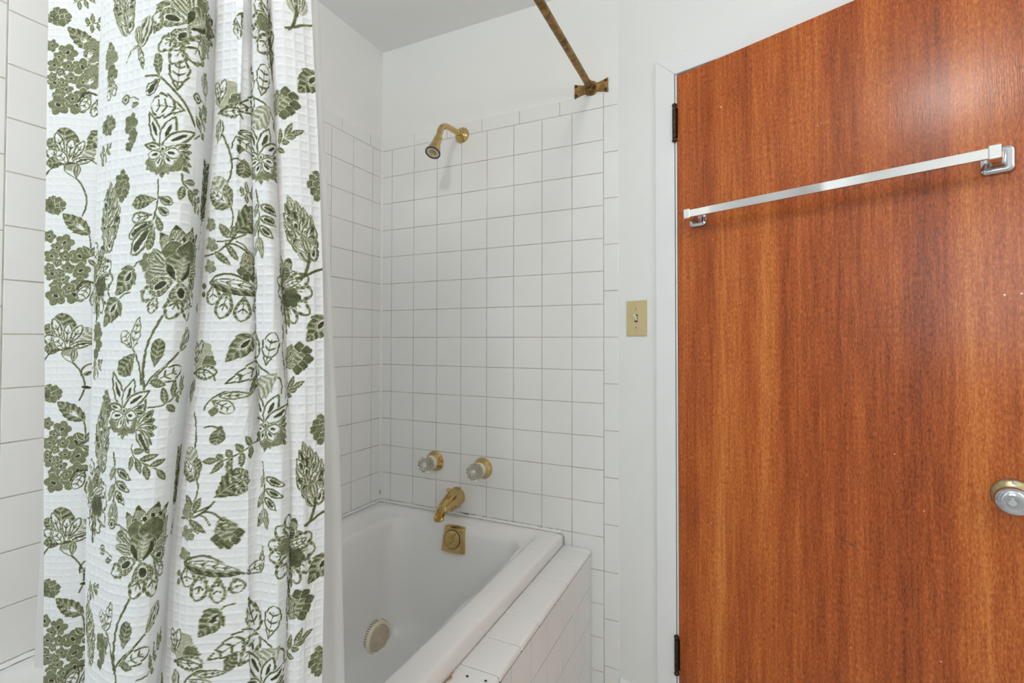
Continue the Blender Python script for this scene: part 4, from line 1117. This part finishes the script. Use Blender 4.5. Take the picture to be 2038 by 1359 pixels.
def M_hops(p):
    for i, (x, y, r) in enumerate(((0, -95, 26), (-26, -55, 32), (28, -50, 32), (-40, -5, 34), (8, -8, 36), (46, 5, 30), (-20, 42, 34), (28, 48, 32), (0, 85, 26))): p.blob((x, y), r, 5, .08, .62)


def M_oakbranch(p):
    p.stroke([(-240, -130), (-120, -110), (-10, -10), (60, 80), (120, 200)], 13)
    p.leaf((5, -10), (20, -235), 130, 'line', 4, prof='p', ol=13); p.leaf((60, 115), (-185, 75), 170, 'line', 4, prof='p', ol=14); p.leaf((-120, -110), (-140, -270), 80, 'solid', 3, prof='p'); p.leaf((-110, -100), (-230, 0), 90, 'ring', 3, prof='p')


def M_oak5(p):
    p.stroke([(-40, -20), (20, 40), (120, 100), (215, 155), (225, 250)], 12)
    p.leaf((-10, 0), (-75, -265), 130, 'lace', 4, prof='h'); p.leaf((90, 50), (140, -195), 135, 'line', 4, prof='p', ol=11); p.leaf((-20, -10), (-365, 175), 150, 'line', 5, prof='h', ol=11); p.leaf((10, 25), (-145, 230), 140, 'lace', 4, prof='h'); p.leaf((180, 100), (5, 265), 160, 'pale', 4, prof='p')


def M_oakleaves(p):
    p.stroke([(-10, 30), (60, 120), (110, 230), (130, 330)], 12)
    p.leaf((30, 90), (80, -130), 84, 'line', 4, prof='l'); p.leaf((20, 90), (-70, -30), 90, 'line', 3, prof='p'); p.leaf((60, 120), (-70, 270), 140, 'solid', 4, prof='p')


def M_lily(p):
    for t_, w in (((-125, -290), 88), ((80, -245), 110), ((205, -165), 92), ((-150, -60), 60)): p.leaf((-10, -30), t_, w, 'open', prof='l', ol=13)
    for k in range(7): p.leaf((0, 20), (-130 + 45 * k, 175 - abs(k - 3) * 22), 74, 'ring', prof='l')
    for k in range(5): p.leaf((40, 20), (170 + 10 * (k % 2), -70 + 50 * k), 60, 'ring', prof='l')
    p.blob((10, 60), 135, 8, .06, .55, .62)
    for t_, w in (((-115, 20), 70), ((-45, 105), 62), ((75, 90), 70), ((110, 10), 80), ((0, -45), 60)): p.leaf((5, 5), t_, w, 'open', prof='p', ol=9)


def M_lilyback(p):
    for k in range(6): p.leaf((-40, 0), (95 - 14 * abs(k - 2), -130 + 60 * k), 66, 'ring', prof='l')


def M_fern(p):
    p.stroke([(0, -125), (5, 20), (-35, 160), (-110, 270)], 14)
    p.leaf((-5, 5), (-225, 25), 95, 'solid', prof='p'); p.leaf((8, -10), (105, 40), 62, 'ring', prof='p'); p.leaf((8, 60), (85, 115), 56, 'ring', prof='p'); p.leaf((-5, 110), (45, 225), 50, 'solid', prof='p')
    p.leaf((-35, 110), (-230, 130), 80, 'lace', prof='p'); p.leaf((-30, 150), (-250, 255), 100, 'ring', prof='p'); p.leaf((-20, 170), (-215, 375), 130, 'ring', prof='p'); p.leaf((-10, 190), (-60, 350), 66, 'solid', prof='p')


def M_peony(p):
    for t_, w in (((-115, -255), 110), ((-20, -310), 120), ((105, -320), 120), ((200, -290), 90), ((235, -190), 80)): p.leaf((20, -60), t_, w, 'tip', prof='l', ol=8)
    for x, y in ((-35, -200), (25, -215), (70, -235), (120, -230), (165, -200)): p.blob((x, y), 13, 0, 0, .9, 1.2, halo=3, hatch=False); p.stroke([(x, y + 12), (x - 2, y + 42)], 5, .8)
    for t_ in ((-200, -80), (-205, -10), (-170, -145)): p.leaf((0, 20), t_, 70, 'stripe', prof='p')
    for t_ in ((225, -80), (250, -20), (210, -140)): p.leaf((20, 20), t_, 66, 'stripe', prof='p')
    p.leaf((-60, 80), (-235, 190), 110, 'lace', 4, prof='p'); p.leaf((40, 100), (-40, 330), 110, 'lace', 4, prof='p'); p.leaf((60, 100), (100, 340), 120, 'lace', 4, prof='p'); p.leaf((80, 60), (200, 230), 90, 'lace', 3, prof='p')
    p.leaf((-10, 50), (-180, 150), 130, 'dots', prof='p'); p.leaf((15, 70), (30, 225), 130, 'dots', prof='p'); p.leaf((60, 30), (205, 90), 110, 'dots', prof='p')
    p.blob((-25, -130), 66, 4, .06, .62); p.blob((80, -130), 82, 4, .06, .66)
    p.leaf((5, 80), (20, -120), 170, 'solid', prof='p', tone=.56); p.leaf((-10, 70), (-55, -40), 44, 'dark', prof='p'); p.leaf((20, 75), (70, -60), 60, 'dark', prof='p'); p.leaf((12, 60), (30, -90), 60, 'pale', prof='p', halo=3)


def M_peonyleft(p):
    p.blob((-30, -80), 62, 6, .1, .55); p.blob((10, 10), 58, 6, .1, .5); p.leaf((30, 80), (-60, 180), 110, 'lace', 4, prof='p'); p.leaf((50, 120), (10, 270), 80, 'lace', 4, prof='p')
def M_peonyhalf(p):
    p.blob((-10, -80), 70, 5, .1, .5, 1.2); p.blob((10, 40), 56, 5, .1, .6, 1.2); p.leaf((0, 60), (-20, 220), 60, 'lace', 3, prof='p'); p.leaf((20, 60), (50, 200), 60, 'lace', 3, prof='p'); p.blob((-20, -170), 26, 5, .1, .6)
def M_peonystem(p):
    p.stroke([(0, 0), (-60, 110), (-105, 220), (-115, 400), (-85, 560), (-85, 650)], 17, .72)
    p.stroke([(-90, 470), (-40, 400), (30, 340), (110, 240)], 12); p.leaf((110, 240), (250, 80), 130, 'stripe', prof='p'); p.leaf((-40, 345), (-10, 150), 95, 'solid', 2, prof='p'); p.leaf((-70, 460), (140, 350), 110, 'line', 3, prof='p', ol=11); p.leaf((-60, 440), (40, 470), 60, 'solid')


def M_frillleaf(p): p.leaf((40, -110), (-30, 110), 190, 'lace', 6, prof='p'); p.leaf((60, -100), (60, 60), 40, 'stripe')


def M_wheel(p):
    for t_, w in (((-150, -195), 120), ((-70, -260), 110), ((60, -225), 86), ((110, -130), 60)): p.leaf((-15, -20), t_, w, 'lace' if t_[0] < 0 else 'tip', 3, prof='p')
    for t_, w in (((-215, -70), 120), ((-205, 40), 120), ((-130, 190), 130), ((-30, 260), 80), ((90, 260), 110), ((190, 190), 120), ((215, 30), 150), ((190, -90), 130)): p.leaf((-15, 0), t_, w, 'lace', 4, prof='p')
    p.leaf((-15, 20), (40, 290), 56, 'solid'); p.blob((-75, -35), 62, 6, .1, .55); p.blob((55, 65), 72, 6, .1, .78); p.leaf((0, -10), (150, -75), 60, 'line', prof='l'); p.leaf((-10, -40), (35, -160), 80, 'solid', prof='p', tone=.7)
    p.blob((-15, -5), 16, 0, 0, .95, halo=3, hatch=False); p.stroke([(-20, 30), (-15, 130), (10, 260), (15, 330)], 16, .75)


def M_bigberry(p):
    p.leaf((-115, 60), (95, -120), 200, 'solid', 4, prof='p', tone=.66)
    for x, y in ((30, -115), (75, -85), (-5, -75), (100, -40), (45, -40), (85, 10), (0, -20), (50, 25)): p.leaf((x - 16, y + 28), (x + 14, y - 26), 40, 'core', prof='p', halo=3)
    p.stroke([(-115, 90), (-170, 150), (-260, 205), (-370, 215)], 13)
def M_budround(p):
    p.leaf((-20, 70), (140, -70), 190, 'solid', 5, prof='p', tone=.5)
    for t_ in ((30, -100), (80, -80), (60, 20)): p.leaf((-15, 60), t_, 44, 'stripe', prof='l', halo=3)
    for x, y in ((110, -90), (160, -60), (170, 0), (130, 50), (90, 80)): p.blob((x, y), 34, 4, .1, .72)
def M_budhang(p):
    p.leaf((0, -10), (60, 210), 205, 'solid', 5, prof='p', tone=.5)
    for t_ in ((-45, 90), (-5, 110), (50, 95)): p.leaf((0, 0), t_, 40, 'stripe', prof='l', halo=3)
    for x, y in ((-40, 150), (0, 185), (50, 190), (95, 160), (115, 110)): p.blob((x, y), 32, 4, .1, .72)
    p.stroke([(-150, -40), (-90, -40), (-20, 0), (0, 20)], 12); p.leaf((-240, 10), (-115, 110), 50, 'solid')


def M_curl(p):
    for b, t_, w in (((30, 30), (35, 190), 140), ((150, 70), (105, 290), 130), ((255, 120), (250, 310), 125), ((360, 130), (400, 240), 125)): p.leaf(b, t_, w, 'lace', prof='p')
    p.leaf((-10, 20), (400, 110), 105, 'solid', prof='l', tone=.75); p.stroke([(-5, 25), (60, -20), (170, -30), (290, 30), (420, 105), (520, 80), (575, 0), (570, -70)], 13); p.leaf((40, 10), (400, 80), 66, 'line', prof='l', ol=6)
    p.leaf((440, 110), (590, 60), 90, 'line', prof='p'); p.leaf((560, 120), (570, -60), 50, 'line', prof='l')


def M_floret3(p):
    for x, y in ((-10, -160), (10, -10), (0, 150)): p.blob((x - 10, y), 46, 4, .22, .45, phase=.4); p.blob((x + 36, y + 22), 24, 0, 0, .5)
    p.blob((-60, 290), 22, 0, 0, .6); p.blob((-60, 350), 20, 0, 0, .6)


def M_comma(p): p.leaf((20, -60), (10, 80), 110, 'solid', prof='p'); p.stroke([(-95, -45), (-50, -55), (-10, -45), (20, -30)], 10)
def M_paisley(p):
    p.stroke([(-120, 60), (-100, 0), (-20, -65), (60, -65), (130, -35), (190, -60)], 12); p.leaf((170, -55), (260, -200), 90, 'solid', prof='l'); p.leaf((-80, -10), (95, 70), 95, 'line', prof='p'); p.leaf((-40, -40), (190, -50), 60, 'lace', prof='l'); p.blob((-45, 70), 30, 4, .1, .6)


PLACE = [
('hydrangea', 0.0298, 0.422, 2.163, 0.0, 0),
('hydrangea', 0.029, 0.106, 2.163, 0.0, 0),
('hydrangea', 0.028, -0.204, 2.163, 0.0, 0),
('hydrangea', 0.024, -0.532, 2.163, 0.0, 0),
('poppy', 0.0346, 0.3, 2.163, 0.0, 0),
('poppy', 0.034, -0.008, 2.163, 0.0, 0),
('poppy', 0.0342, -0.33, 2.163, 0.0, 0),
('berry', 0.018, 0.524, 2.163, 0.0, 0),
('berry', 0.014, 0.212, 2.163, 0.0, 0),
('berry', 0.011, -0.1, 2.163, 0.0, 0),
('berry', 0.01, -0.424, 2.163, 0.0, 0),
('leafstem', 0.0469, 0.182, 2.163, 0.0, 0),
('leafstem', 0.0421, -0.13, 2.163, 0.0, 0),
('leafstem', 0.0405, -0.456, 2.163, 0.0, 0),
('leafstem', 0.0508, 0.492, 2.163, 0.0, 0),
('lacebit', 0.0642, 0.068, 2.163, 0.0, 0),
('lacebit', 0.0596, -0.248, 2.163, 0.0, 0),
('lacebit', 0.0512, -0.576, 2.163, 0.0, 0),
('curlbit', 0.0623, -0.06, 2.163, 0.0, 0),
('curlbit', 0.0613, -0.39, 2.163, 0.0, 0),
('lacebit', 0.064, 0.384, 2.163, 0.0, 0),
('sprigsmall', 0.0692, 0.52, 2.163, 0.0, 0),
('halfrose', 0.0696, 0.474, 2.163, 0.0, 0),
('halfrose', 0.0714, 0.43, 2.163, 0.0, 0),
('sprigsmall', 0.0507, 0.556, 2.163, 0.0, 0),
('thistle', 0.4437, 0.356, 1.678, 10, 0),
('stripebud', 0.4714, 0.332, 1.678, 0.0, 0),
('acorn', 0.5016, 0.358, 1.678, 0.0, 0),
('peonyhalf', 0.4185, 0.31, 1.678, 0.0, 0),
('cherry', 0.4522, 0.27, 1.678, 0.0, 0),
('roselet', 0.4565, 0.236, 1.678, 0.0, 0),
('berry', 0.4165, 0.244, 1.678, 0.0, 0),
('acorn', 0.0741, 0.326, 1.678, 0.0, 0),
('sprigsmall', 0.4072, 0.21, 1.678, 0.0, 0),
('oakbranch', 0.5181, 0.27, 1.678, 0.0, 0),
('lily', 0.5056, 0.202, 1.678, 0.0, 0),
('hops', 0.4451, 0.168, 1.678, 0.0, 0),
('fern', 0.502, 0.15, 1.678, 0.0, 0),
('sprigdown', 0.5292, 0.168, 1.678, 0.0, 0),
('thistle', 0.4249, 0.102, 1.678, 0, 0),
('wheel', 0.4039, 0.064, 1.678, 0.0, 0),
('peonyleft', 0.498, 0.064, 1.678, 0.0, 0),
('peony', 0.5271, 0.068, 1.678, 0.0, 0),
('acorn', 0.46, 0.06, 1.678, 0.0, 0),
('acorn', 0.44, 0.024, 1.678, 0.0, 0),
('oakleaves', 0.4722, -0.006, 1.678, 0.0, 0),
('peonystem', 0.5146, 0.016, 1.678, 0.0, 0),
('roselet', 0.4093, -0.006, 1.678, 0.0, 0),
('sprigup', 0.5044, -0.088, 1.678, 0.0, 0),
('lily', 0.4711, -0.096, 1.678, 0.0, 0),
('lilyback', 0.4992, -0.112, 1.678, 0.0, 0),
('hops', 0.4393, -0.09, 1.678, 0.0, 0),
('thistle', 0.4308, -0.158, 1.678, 0, 0),
('leafspray', 0.4617, -0.144, 1.678, 0.0, 0),
('sprigdown', 0.4895, -0.14, 1.678, 0.0, 0),
('wheel', 0.4137, -0.198, 1.678, 0.0, 0),
('thistledark', 0.5738, -0.212, 1.678, 0.0, 0),
('peony', 0.5034, -0.25, 1.678, 0.0, 0),
('peonystem', 0.4935, -0.306, 1.678, 0.0, 0),
('oakleaves', 0.4528, -0.334, 1.678, 0.0, 0),
('roselet', 0.4461, -0.37, 1.678, 0.0, 0),
('cherry', 0.4469, -0.258, 1.678, 0.0, 0),
('sprigup', 0.505, -0.398, 1.678, 0.0, 0),
('thistle', 0.4156, -0.392, 1.678, 10, 0),
('sprigsmall', 0.4082, -0.046, 1.678, 0.0, 0),
('sprigsmall', 0.4178, -0.312, 1.678, 0.0, 0),
('peony', 0.5361, 0.356, 1.678, -40, 0),
('frillleaf', 0.5371, 0.326, 1.678, 0.0, 0),
('striperound', 0.5588, 0.294, 1.678, 0.0, 0),
('cherry', 0.5478, 0.27, 1.678, 0.0, 0),
('sprigup', 0.5384, 0.222, 1.678, 30, 0),
('thistledark', 0.587, 0.142, 1.678, 0.0, 0),
('cherry', 0.4673, -0.224, 1.678, 0.0, 0),
('lacebit', 0.7655, 0.362, 1.656, 0, 0),
('poppyhalf', 0.7534, 0.278, 1.656, 0.0, 0),
('stem_c', 0.7513, 0.216, 1.656, 0.0, 0),
('comma', 0.772, 0.196, 1.656, 0.0, 0),
('paisley', 0.7769, 0.228, 1.656, 0.0, 0),
('leafstem2', 0.7409, 0.16, 1.656, 0.0, 0),
('sprigsmall', 0.7798, 0.166, 1.656, 0.0, 0),
('bigberry', 0.7803, 0.126, 1.656, 0.0, 0),
('floret3', 0.7306, 0.102, 1.656, 0.0, 0),
('budhang', 0.7772, 0.096, 1.656, 0.0, 0),
('curl', 0.7321, 0.062, 1.656, 0.0, 0),
('acorn', 0.7784, -0.018, 1.656, 0.0, 0),
('poppyhalf', 0.7371, -0.034, 1.656, 0.0, 0),
('stem_c', 0.7459, -0.116, 1.656, 0.0, 0),
('comma', 0.7765, -0.122, 1.656, 0.0, 0),
('paisley', 0.7741, -0.084, 1.656, 0.0, 0),
('sprigleft', 0.8321, -0.134, 1.656, 0.0, 0),
('leafstem2', 0.7483, -0.164, 1.656, 0.0, 0),
('bigberry', 0.8073, -0.188, 1.656, 0.0, 0),
('floret3', 0.7573, -0.242, 1.656, 0.0, 0),
('budhang', 0.8004, -0.222, 1.656, 0.0, 0),
('curl', 0.7567, -0.272, 1.656, 0.0, 0),
('acorn', 0.7911, -0.344, 1.656, 0.0, 0),
('oak5', 0.8472, -0.362, 1.656, 0.0, 0),
('paisley', 0.7796, -0.414, 1.656, 0.0, 0),
('poppyhalf', 0.7623, -0.378, 1.656, 0.0, 0),
('lily', 0.8574, -0.43, 1.656, 0.0, 0),
('oak5', 0.8303, -0.034, 1.656, 0.0, 0),
('lily', 0.8501, -0.116, 1.656, 0.0, 0),
('leafspray', 0.851, -0.16, 1.656, 0.0, 0),
('wheel', 0.8951, -0.266, 1.656, 0.0, 0),
('thistle', 0.9301, -0.208, 1.656, 12, 0),
('thistlestem', 0.9301, -0.208, 1.656, 0.0, 0),
('wheel', 0.8928, 0.052, 1.656, 0.0, 0),
('thistle', 0.9255, 0.096, 1.656, 18, 0),
('thistlestem', 0.9255, 0.096, 1.656, 0.0, 0),
('leafspray', 0.8308, 0.166, 1.656, 0.0, 0),
('wheel', 0.8605, 0.364, 1.656, 0.0, 0),
('oak5', 0.8234, 0.288, 1.656, 0.0, 0),
('lily', 0.8348, 0.204, 1.656, 0.0, 0),
('budround', 0.888, 0.278, 1.656, 0.0, 0),
('budround', 0.8939, -0.034, 1.656, 0.0, 0),
('budround', 0.8971, -0.342, 1.656, 20, 0),
('sprigright', 0.8902, 0.224, 1.656, 0.0, 0),
('sprigright', 0.8832, -0.086, 1.656, 0.0, 0),
('sprigright', 0.8945, -0.396, 1.656, 0.0, 0),
('acorn', 0.9344, 0.314, 1.656, 0, 0),
('acorn', 0.9344, 0.006, 1.656, 0.0, 0),
('acorn', 0.9364, -0.294, 1.656, 0.0, 0),
('hops', 0.9374, 0.182, 1.656, 0.0, 0),
('hops', 0.9364, -0.124, 1.656, 0.0, 0),
('hops', 0.9364, -0.416, 1.656, 0.0, 0),
('striperound', 0.9244, 0.406, 1.656, 0.0, 0),
('thistlestem', 0.9233, 0.402, 1.656, 0.0, 0),
('stem_d', 0.8713, 0.004, 1.656, 0.0, 0),
('stem_d', 0.8889, -0.312, 1.656, 0.0, 0)]
for kind, s0, z0, un, rot, fl in PLACE:
    globals()['M_' + kind](Pen(s0, z0, un * 1e-4, rot, fl))
# small scattered fill so hidden folds and the top of the cloth carry the print too
for k in range(420):
    s0, z0 = random.uniform(0, scol[-1]), random.uniform(ZB, ZT)
    i, j = int((s0 + SOFF) / RES), int((z0 - ZB) / RES)
    big = k < 160
    h_ = 75 if big else 40
    w_ = INK[max(0, j - h_):j + h_, max(0, i - h_):i + h_]
    if w_.size and w_.max() < 0.05:
        if big: (M_lily, M_leafstem, M_bigberry, M_wheel, M_oak5)[k % 5](Pen(s0, z0, 1.15e-4, random.uniform(-30, 30), k % 2))
        else: (M_sprigsmall, M_acorn, M_comma, M_berry)[k % 4](Pen(s0, z0, 1.2e-4, random.uniform(-40, 40), k % 2))


def cloth(name, tab, tc, scl, zz, mat, parent, waffle=0.0, wob=0.0, ink=False):
    Pn = cubic_levels(LEV, tab, zz)
    XY = cr_eval(Pn, tc)
    nr, nc = XY.shape[:2]
    Tn = np.gradient(XY, axis=1)
    Tn /= np.maximum(np.linalg.norm(Tn, axis=2, keepdims=True), 1e-9)
    Nn = np.stack([Tn[..., 1], -Tn[..., 0]], 2)
    S, Z = np.meshgrid(scl, zz)
    if ink: S = cloth_s(XY, tc, scl)
    h = np.zeros_like(S)
    if waffle:
        cell = 0.0112
        a, b = np.abs(((S / cell) % 1) - 0.5) * 2, np.abs(((Z / cell) % 1) - 0.5) * 2     # 1 on the ridges
        ridge = np.maximum(a, b)
        h += waffle * np.clip((ridge - 0.45) / 0.45, 0, 1) ** 1.5
    if wob:
        h += wob * (np.sin(S * 61 + 2.2 * np.sin(Z * 5.1)) * 0.5 + np.sin(S * 143 + Z * 9 + 1.3) * 0.28 + np.sin(Z * 21 + S * 35) * 0.22)
    XY = XY + Nn * h[..., None]
    co = np.empty((nr, nc, 3), np.float32)
    co[..., :2] = XY
    co[..., 2] = (zz + EYE)[:, None]
    me = bpy.data.meshes.new(name)
    nv, nq = nr * nc, (nr - 1) * (nc - 1)
    me.vertices.add(nv)
    me.vertices.foreach_set('co', co.ravel())
    idx = np.arange(nv, dtype=np.int32).reshape(nr, nc)
    q = np.stack([idx[:-1, :-1], idx[:-1, 1:], idx[1:, 1:], idx[1:, :-1]], -1).reshape(-1)
    me.loops.add(nq * 4)
    me.loops.foreach_set('vertex_index', q)
    me.polygons.add(nq)
    me.polygons.foreach_set('loop_start', np.arange(0, nq * 4, 4, dtype=np.int32))
    me.polygons.foreach_set('use_smooth', np.ones(nq, bool))
    me.update(calc_edges=True)
    if ink:
        fi = np.clip((S + SOFF) / RES, 0, IW - 1.01); fj = np.clip((Z - ZB) / RES, 0, IH - 1.01)
        i, j = fi.astype(int), fj.astype(int); u, v = fi - i, fj - j
        val = INK[j, i] * (1 - u) * (1 - v) + INK[j, i + 1] * u * (1 - v) + INK[j + 1, i] * (1 - u) * v + INK[j + 1, i + 1] * u * v
        val[Z > ZT + 0.04] = 0
        at_ = me.attributes.new('ink', 'FLOAT', 'POINT')
        at_.data.foreach_set('value', val.astype(np.float32).ravel())
        cl = np.stack([S, Z * 1.0, np.zeros_like(S)], -1).astype(np.float32)
        at_ = me.attributes.new('cloth', 'FLOAT_VECTOR', 'POINT')
        at_.data.foreach_set('vector', cl.ravel())
    me.materials.append(mat)
    return link(bpy.data.objects.new(name, me), parent)


cur = cloth('shower_curtain', TAB, tcol, scol, zs, M['fabric'], None, 0.0009, 0.0020, True)
tag(cur, 'white waffle shower curtain printed with green flowers and leaves', 'shower curtain')
# rings over the rod
tops = cr_eval(cubic_levels(LEV, TAB, [0.80]), tcol)[0]
random.seed(2)
for k in range(9):
    i = int((k + 0.5) / 9 * (len(tcol) - 1))
    x, y = tops[i]
    m = MB()
    if x < 0.80: cx_, cy_, nrm = x, -1.215, (1, 0)
    else: cx_, cy_, nrm = 0.893 - 0.03, -1.19, (0.7, 0.7)
    cz_ = EYE + 0.832
    pts = []
    for a in range(25):
        an = 2 * PI * a / 24
        pts.append((cx_ + 0.020 * math.cos(an) * -nrm[1] + 0.002 * k, cy_ + 0.020 * math.cos(an) * nrm[0], cz_ + 0.024 * math.sin(an)))
    m.tube(pts, 0.0016, 8)
    m.build('ring', M['chrome'], cur, smooth=60)

lt, ls = columns(LEV, TABL, 0.004)
lin_ = cloth('curtain_liner', TABL, lt, ls, np.arange(-0.615, 0.815, 0.01), M['vinyl'], None, 0.0, 0.003)
tag(lin_, 'frosted white vinyl liner hanging inside the tub behind the printed curtain', 'curtain liner')

# ------------------------------------------------------------------ light
lamp = tag(empty('ceiling_light', (1.01, -1.75, HC)), 'round white globe ceiling light', 'ceiling light')
m = MB(); m.lathe([(0, 0.075), (-0.018, 0.072), (-0.024, 0.05)], n=40); m.build('canopy', M['steel'], lamp)
m = MB(); m.lathe([(-0.022, 0.045)] + [(-0.095 - 0.072 * math.cos(a), 0.072 * math.sin(a)) for a in [0.55 + (PI - 0.55) * (1 - k / 16) for k in range(17)]][::-1], n=40)
m.build('globe', M['globe'], lamp, smooth=60)
fill_bar = tag(empty('fill_light_bar', (XR, -1.85, 2.0), R(90)), 'added unseen fill light bar with four white globes', 'fill light')  # globe bar added out of view as fill for the tub and shower
m = MB(); m.box((-0.34, -0.002, -0.055), (0.34, 0.035, 0.055)); m.build('back_plate', M['chrome'], fill_bar, bevel=0.003)
for k in range(4):
    m = MB(); m.lathe([(0.0, 0.02)] + [(0.058 - 0.056 * math.cos(a), 0.056 * math.sin(a)) for a in [0.36 + (PI - 0.36) * q / 14 for q in range(15)]], (-0.255 + 0.17 * k, 0.035, 0), (0, 1, 0), n=32)
    m.build('globe', M['fill_bulb'], fill_bar, smooth=60)
ld = bpy.data.lights.new('daylight', 'AREA'); ld.shape = 'RECTANGLE'; ld.size = wx1 - wx0 - 0.1; ld.size_y = wz1 - wz0 - 0.1
ld.energy = 9.0; ld.color = (0.70, 0.88, 1.0)
lo_ = bpy.data.objects.new('daylight', ld); link(lo_); lo_.location = ((wx0 + wx1) / 2, YF - 0.02, (wz0 + wz1) / 2); lo_.rotation_euler = (R(90), 0, 0)
w = bpy.data.worlds.new('sky'); sc.world = w; w.use_nodes = True
w.node_tree.nodes['Background'].inputs[0].default_value = (0.62, 0.78, 1.0, 1); w.node_tree.nodes['Background'].inputs[1].default_value = 1.0

# ------------------------------------------------------------------ camera
cd = bpy.data.cameras.new('camera'); cam = bpy.data.objects.new('camera', cd); link(cam)
cd.sensor_fit = 'HORIZONTAL'; cd.sensor_width = 36.0; cd.lens = 976.2045 / 2038 * 36.0; cd.clip_start = 0.01
cd.shift_x = 0.0; cd.shift_y = -19.3717 / 2038
yaw, pitch, roll = 0.4375824, 0.0172944, 0.0017677
fw = Vector((-math.sin(yaw) * math.cos(pitch), math.cos(yaw) * math.cos(pitch), math.sin(pitch)))
rt = Vector((math.cos(yaw), math.sin(yaw), 0)); up = rt.cross(fw)
r2 = math.cos(roll) * rt + math.sin(roll) * up; u2 = -math.sin(roll) * rt + math.cos(roll) * up
cam.matrix_world = Matrix(((r2.x, u2.x, -fw.x, 1.34932), (r2.y, u2.y, -fw.y, -1.60640), (r2.z, u2.z, -fw.z, EYE - 0.01051), (0, 0, 0, 1)))
sc.camera = cam
vs = sc.view_settings
vs.view_transform = 'Standard'; vs.look = 'None'; vs.gamma = 1.0; vs.use_curve_mapping = False; vs.exposure = 0.1
sc.cycles.max_bounces = 12; sc.cycles.diffuse_bounces = 7; sc.cycles.transmission_bounces = 10; sc.cycles.transparent_max_bounces = 12
sc.cycles.use_denoising = True
sc.cycles.sample_clamp_indirect = 6.0
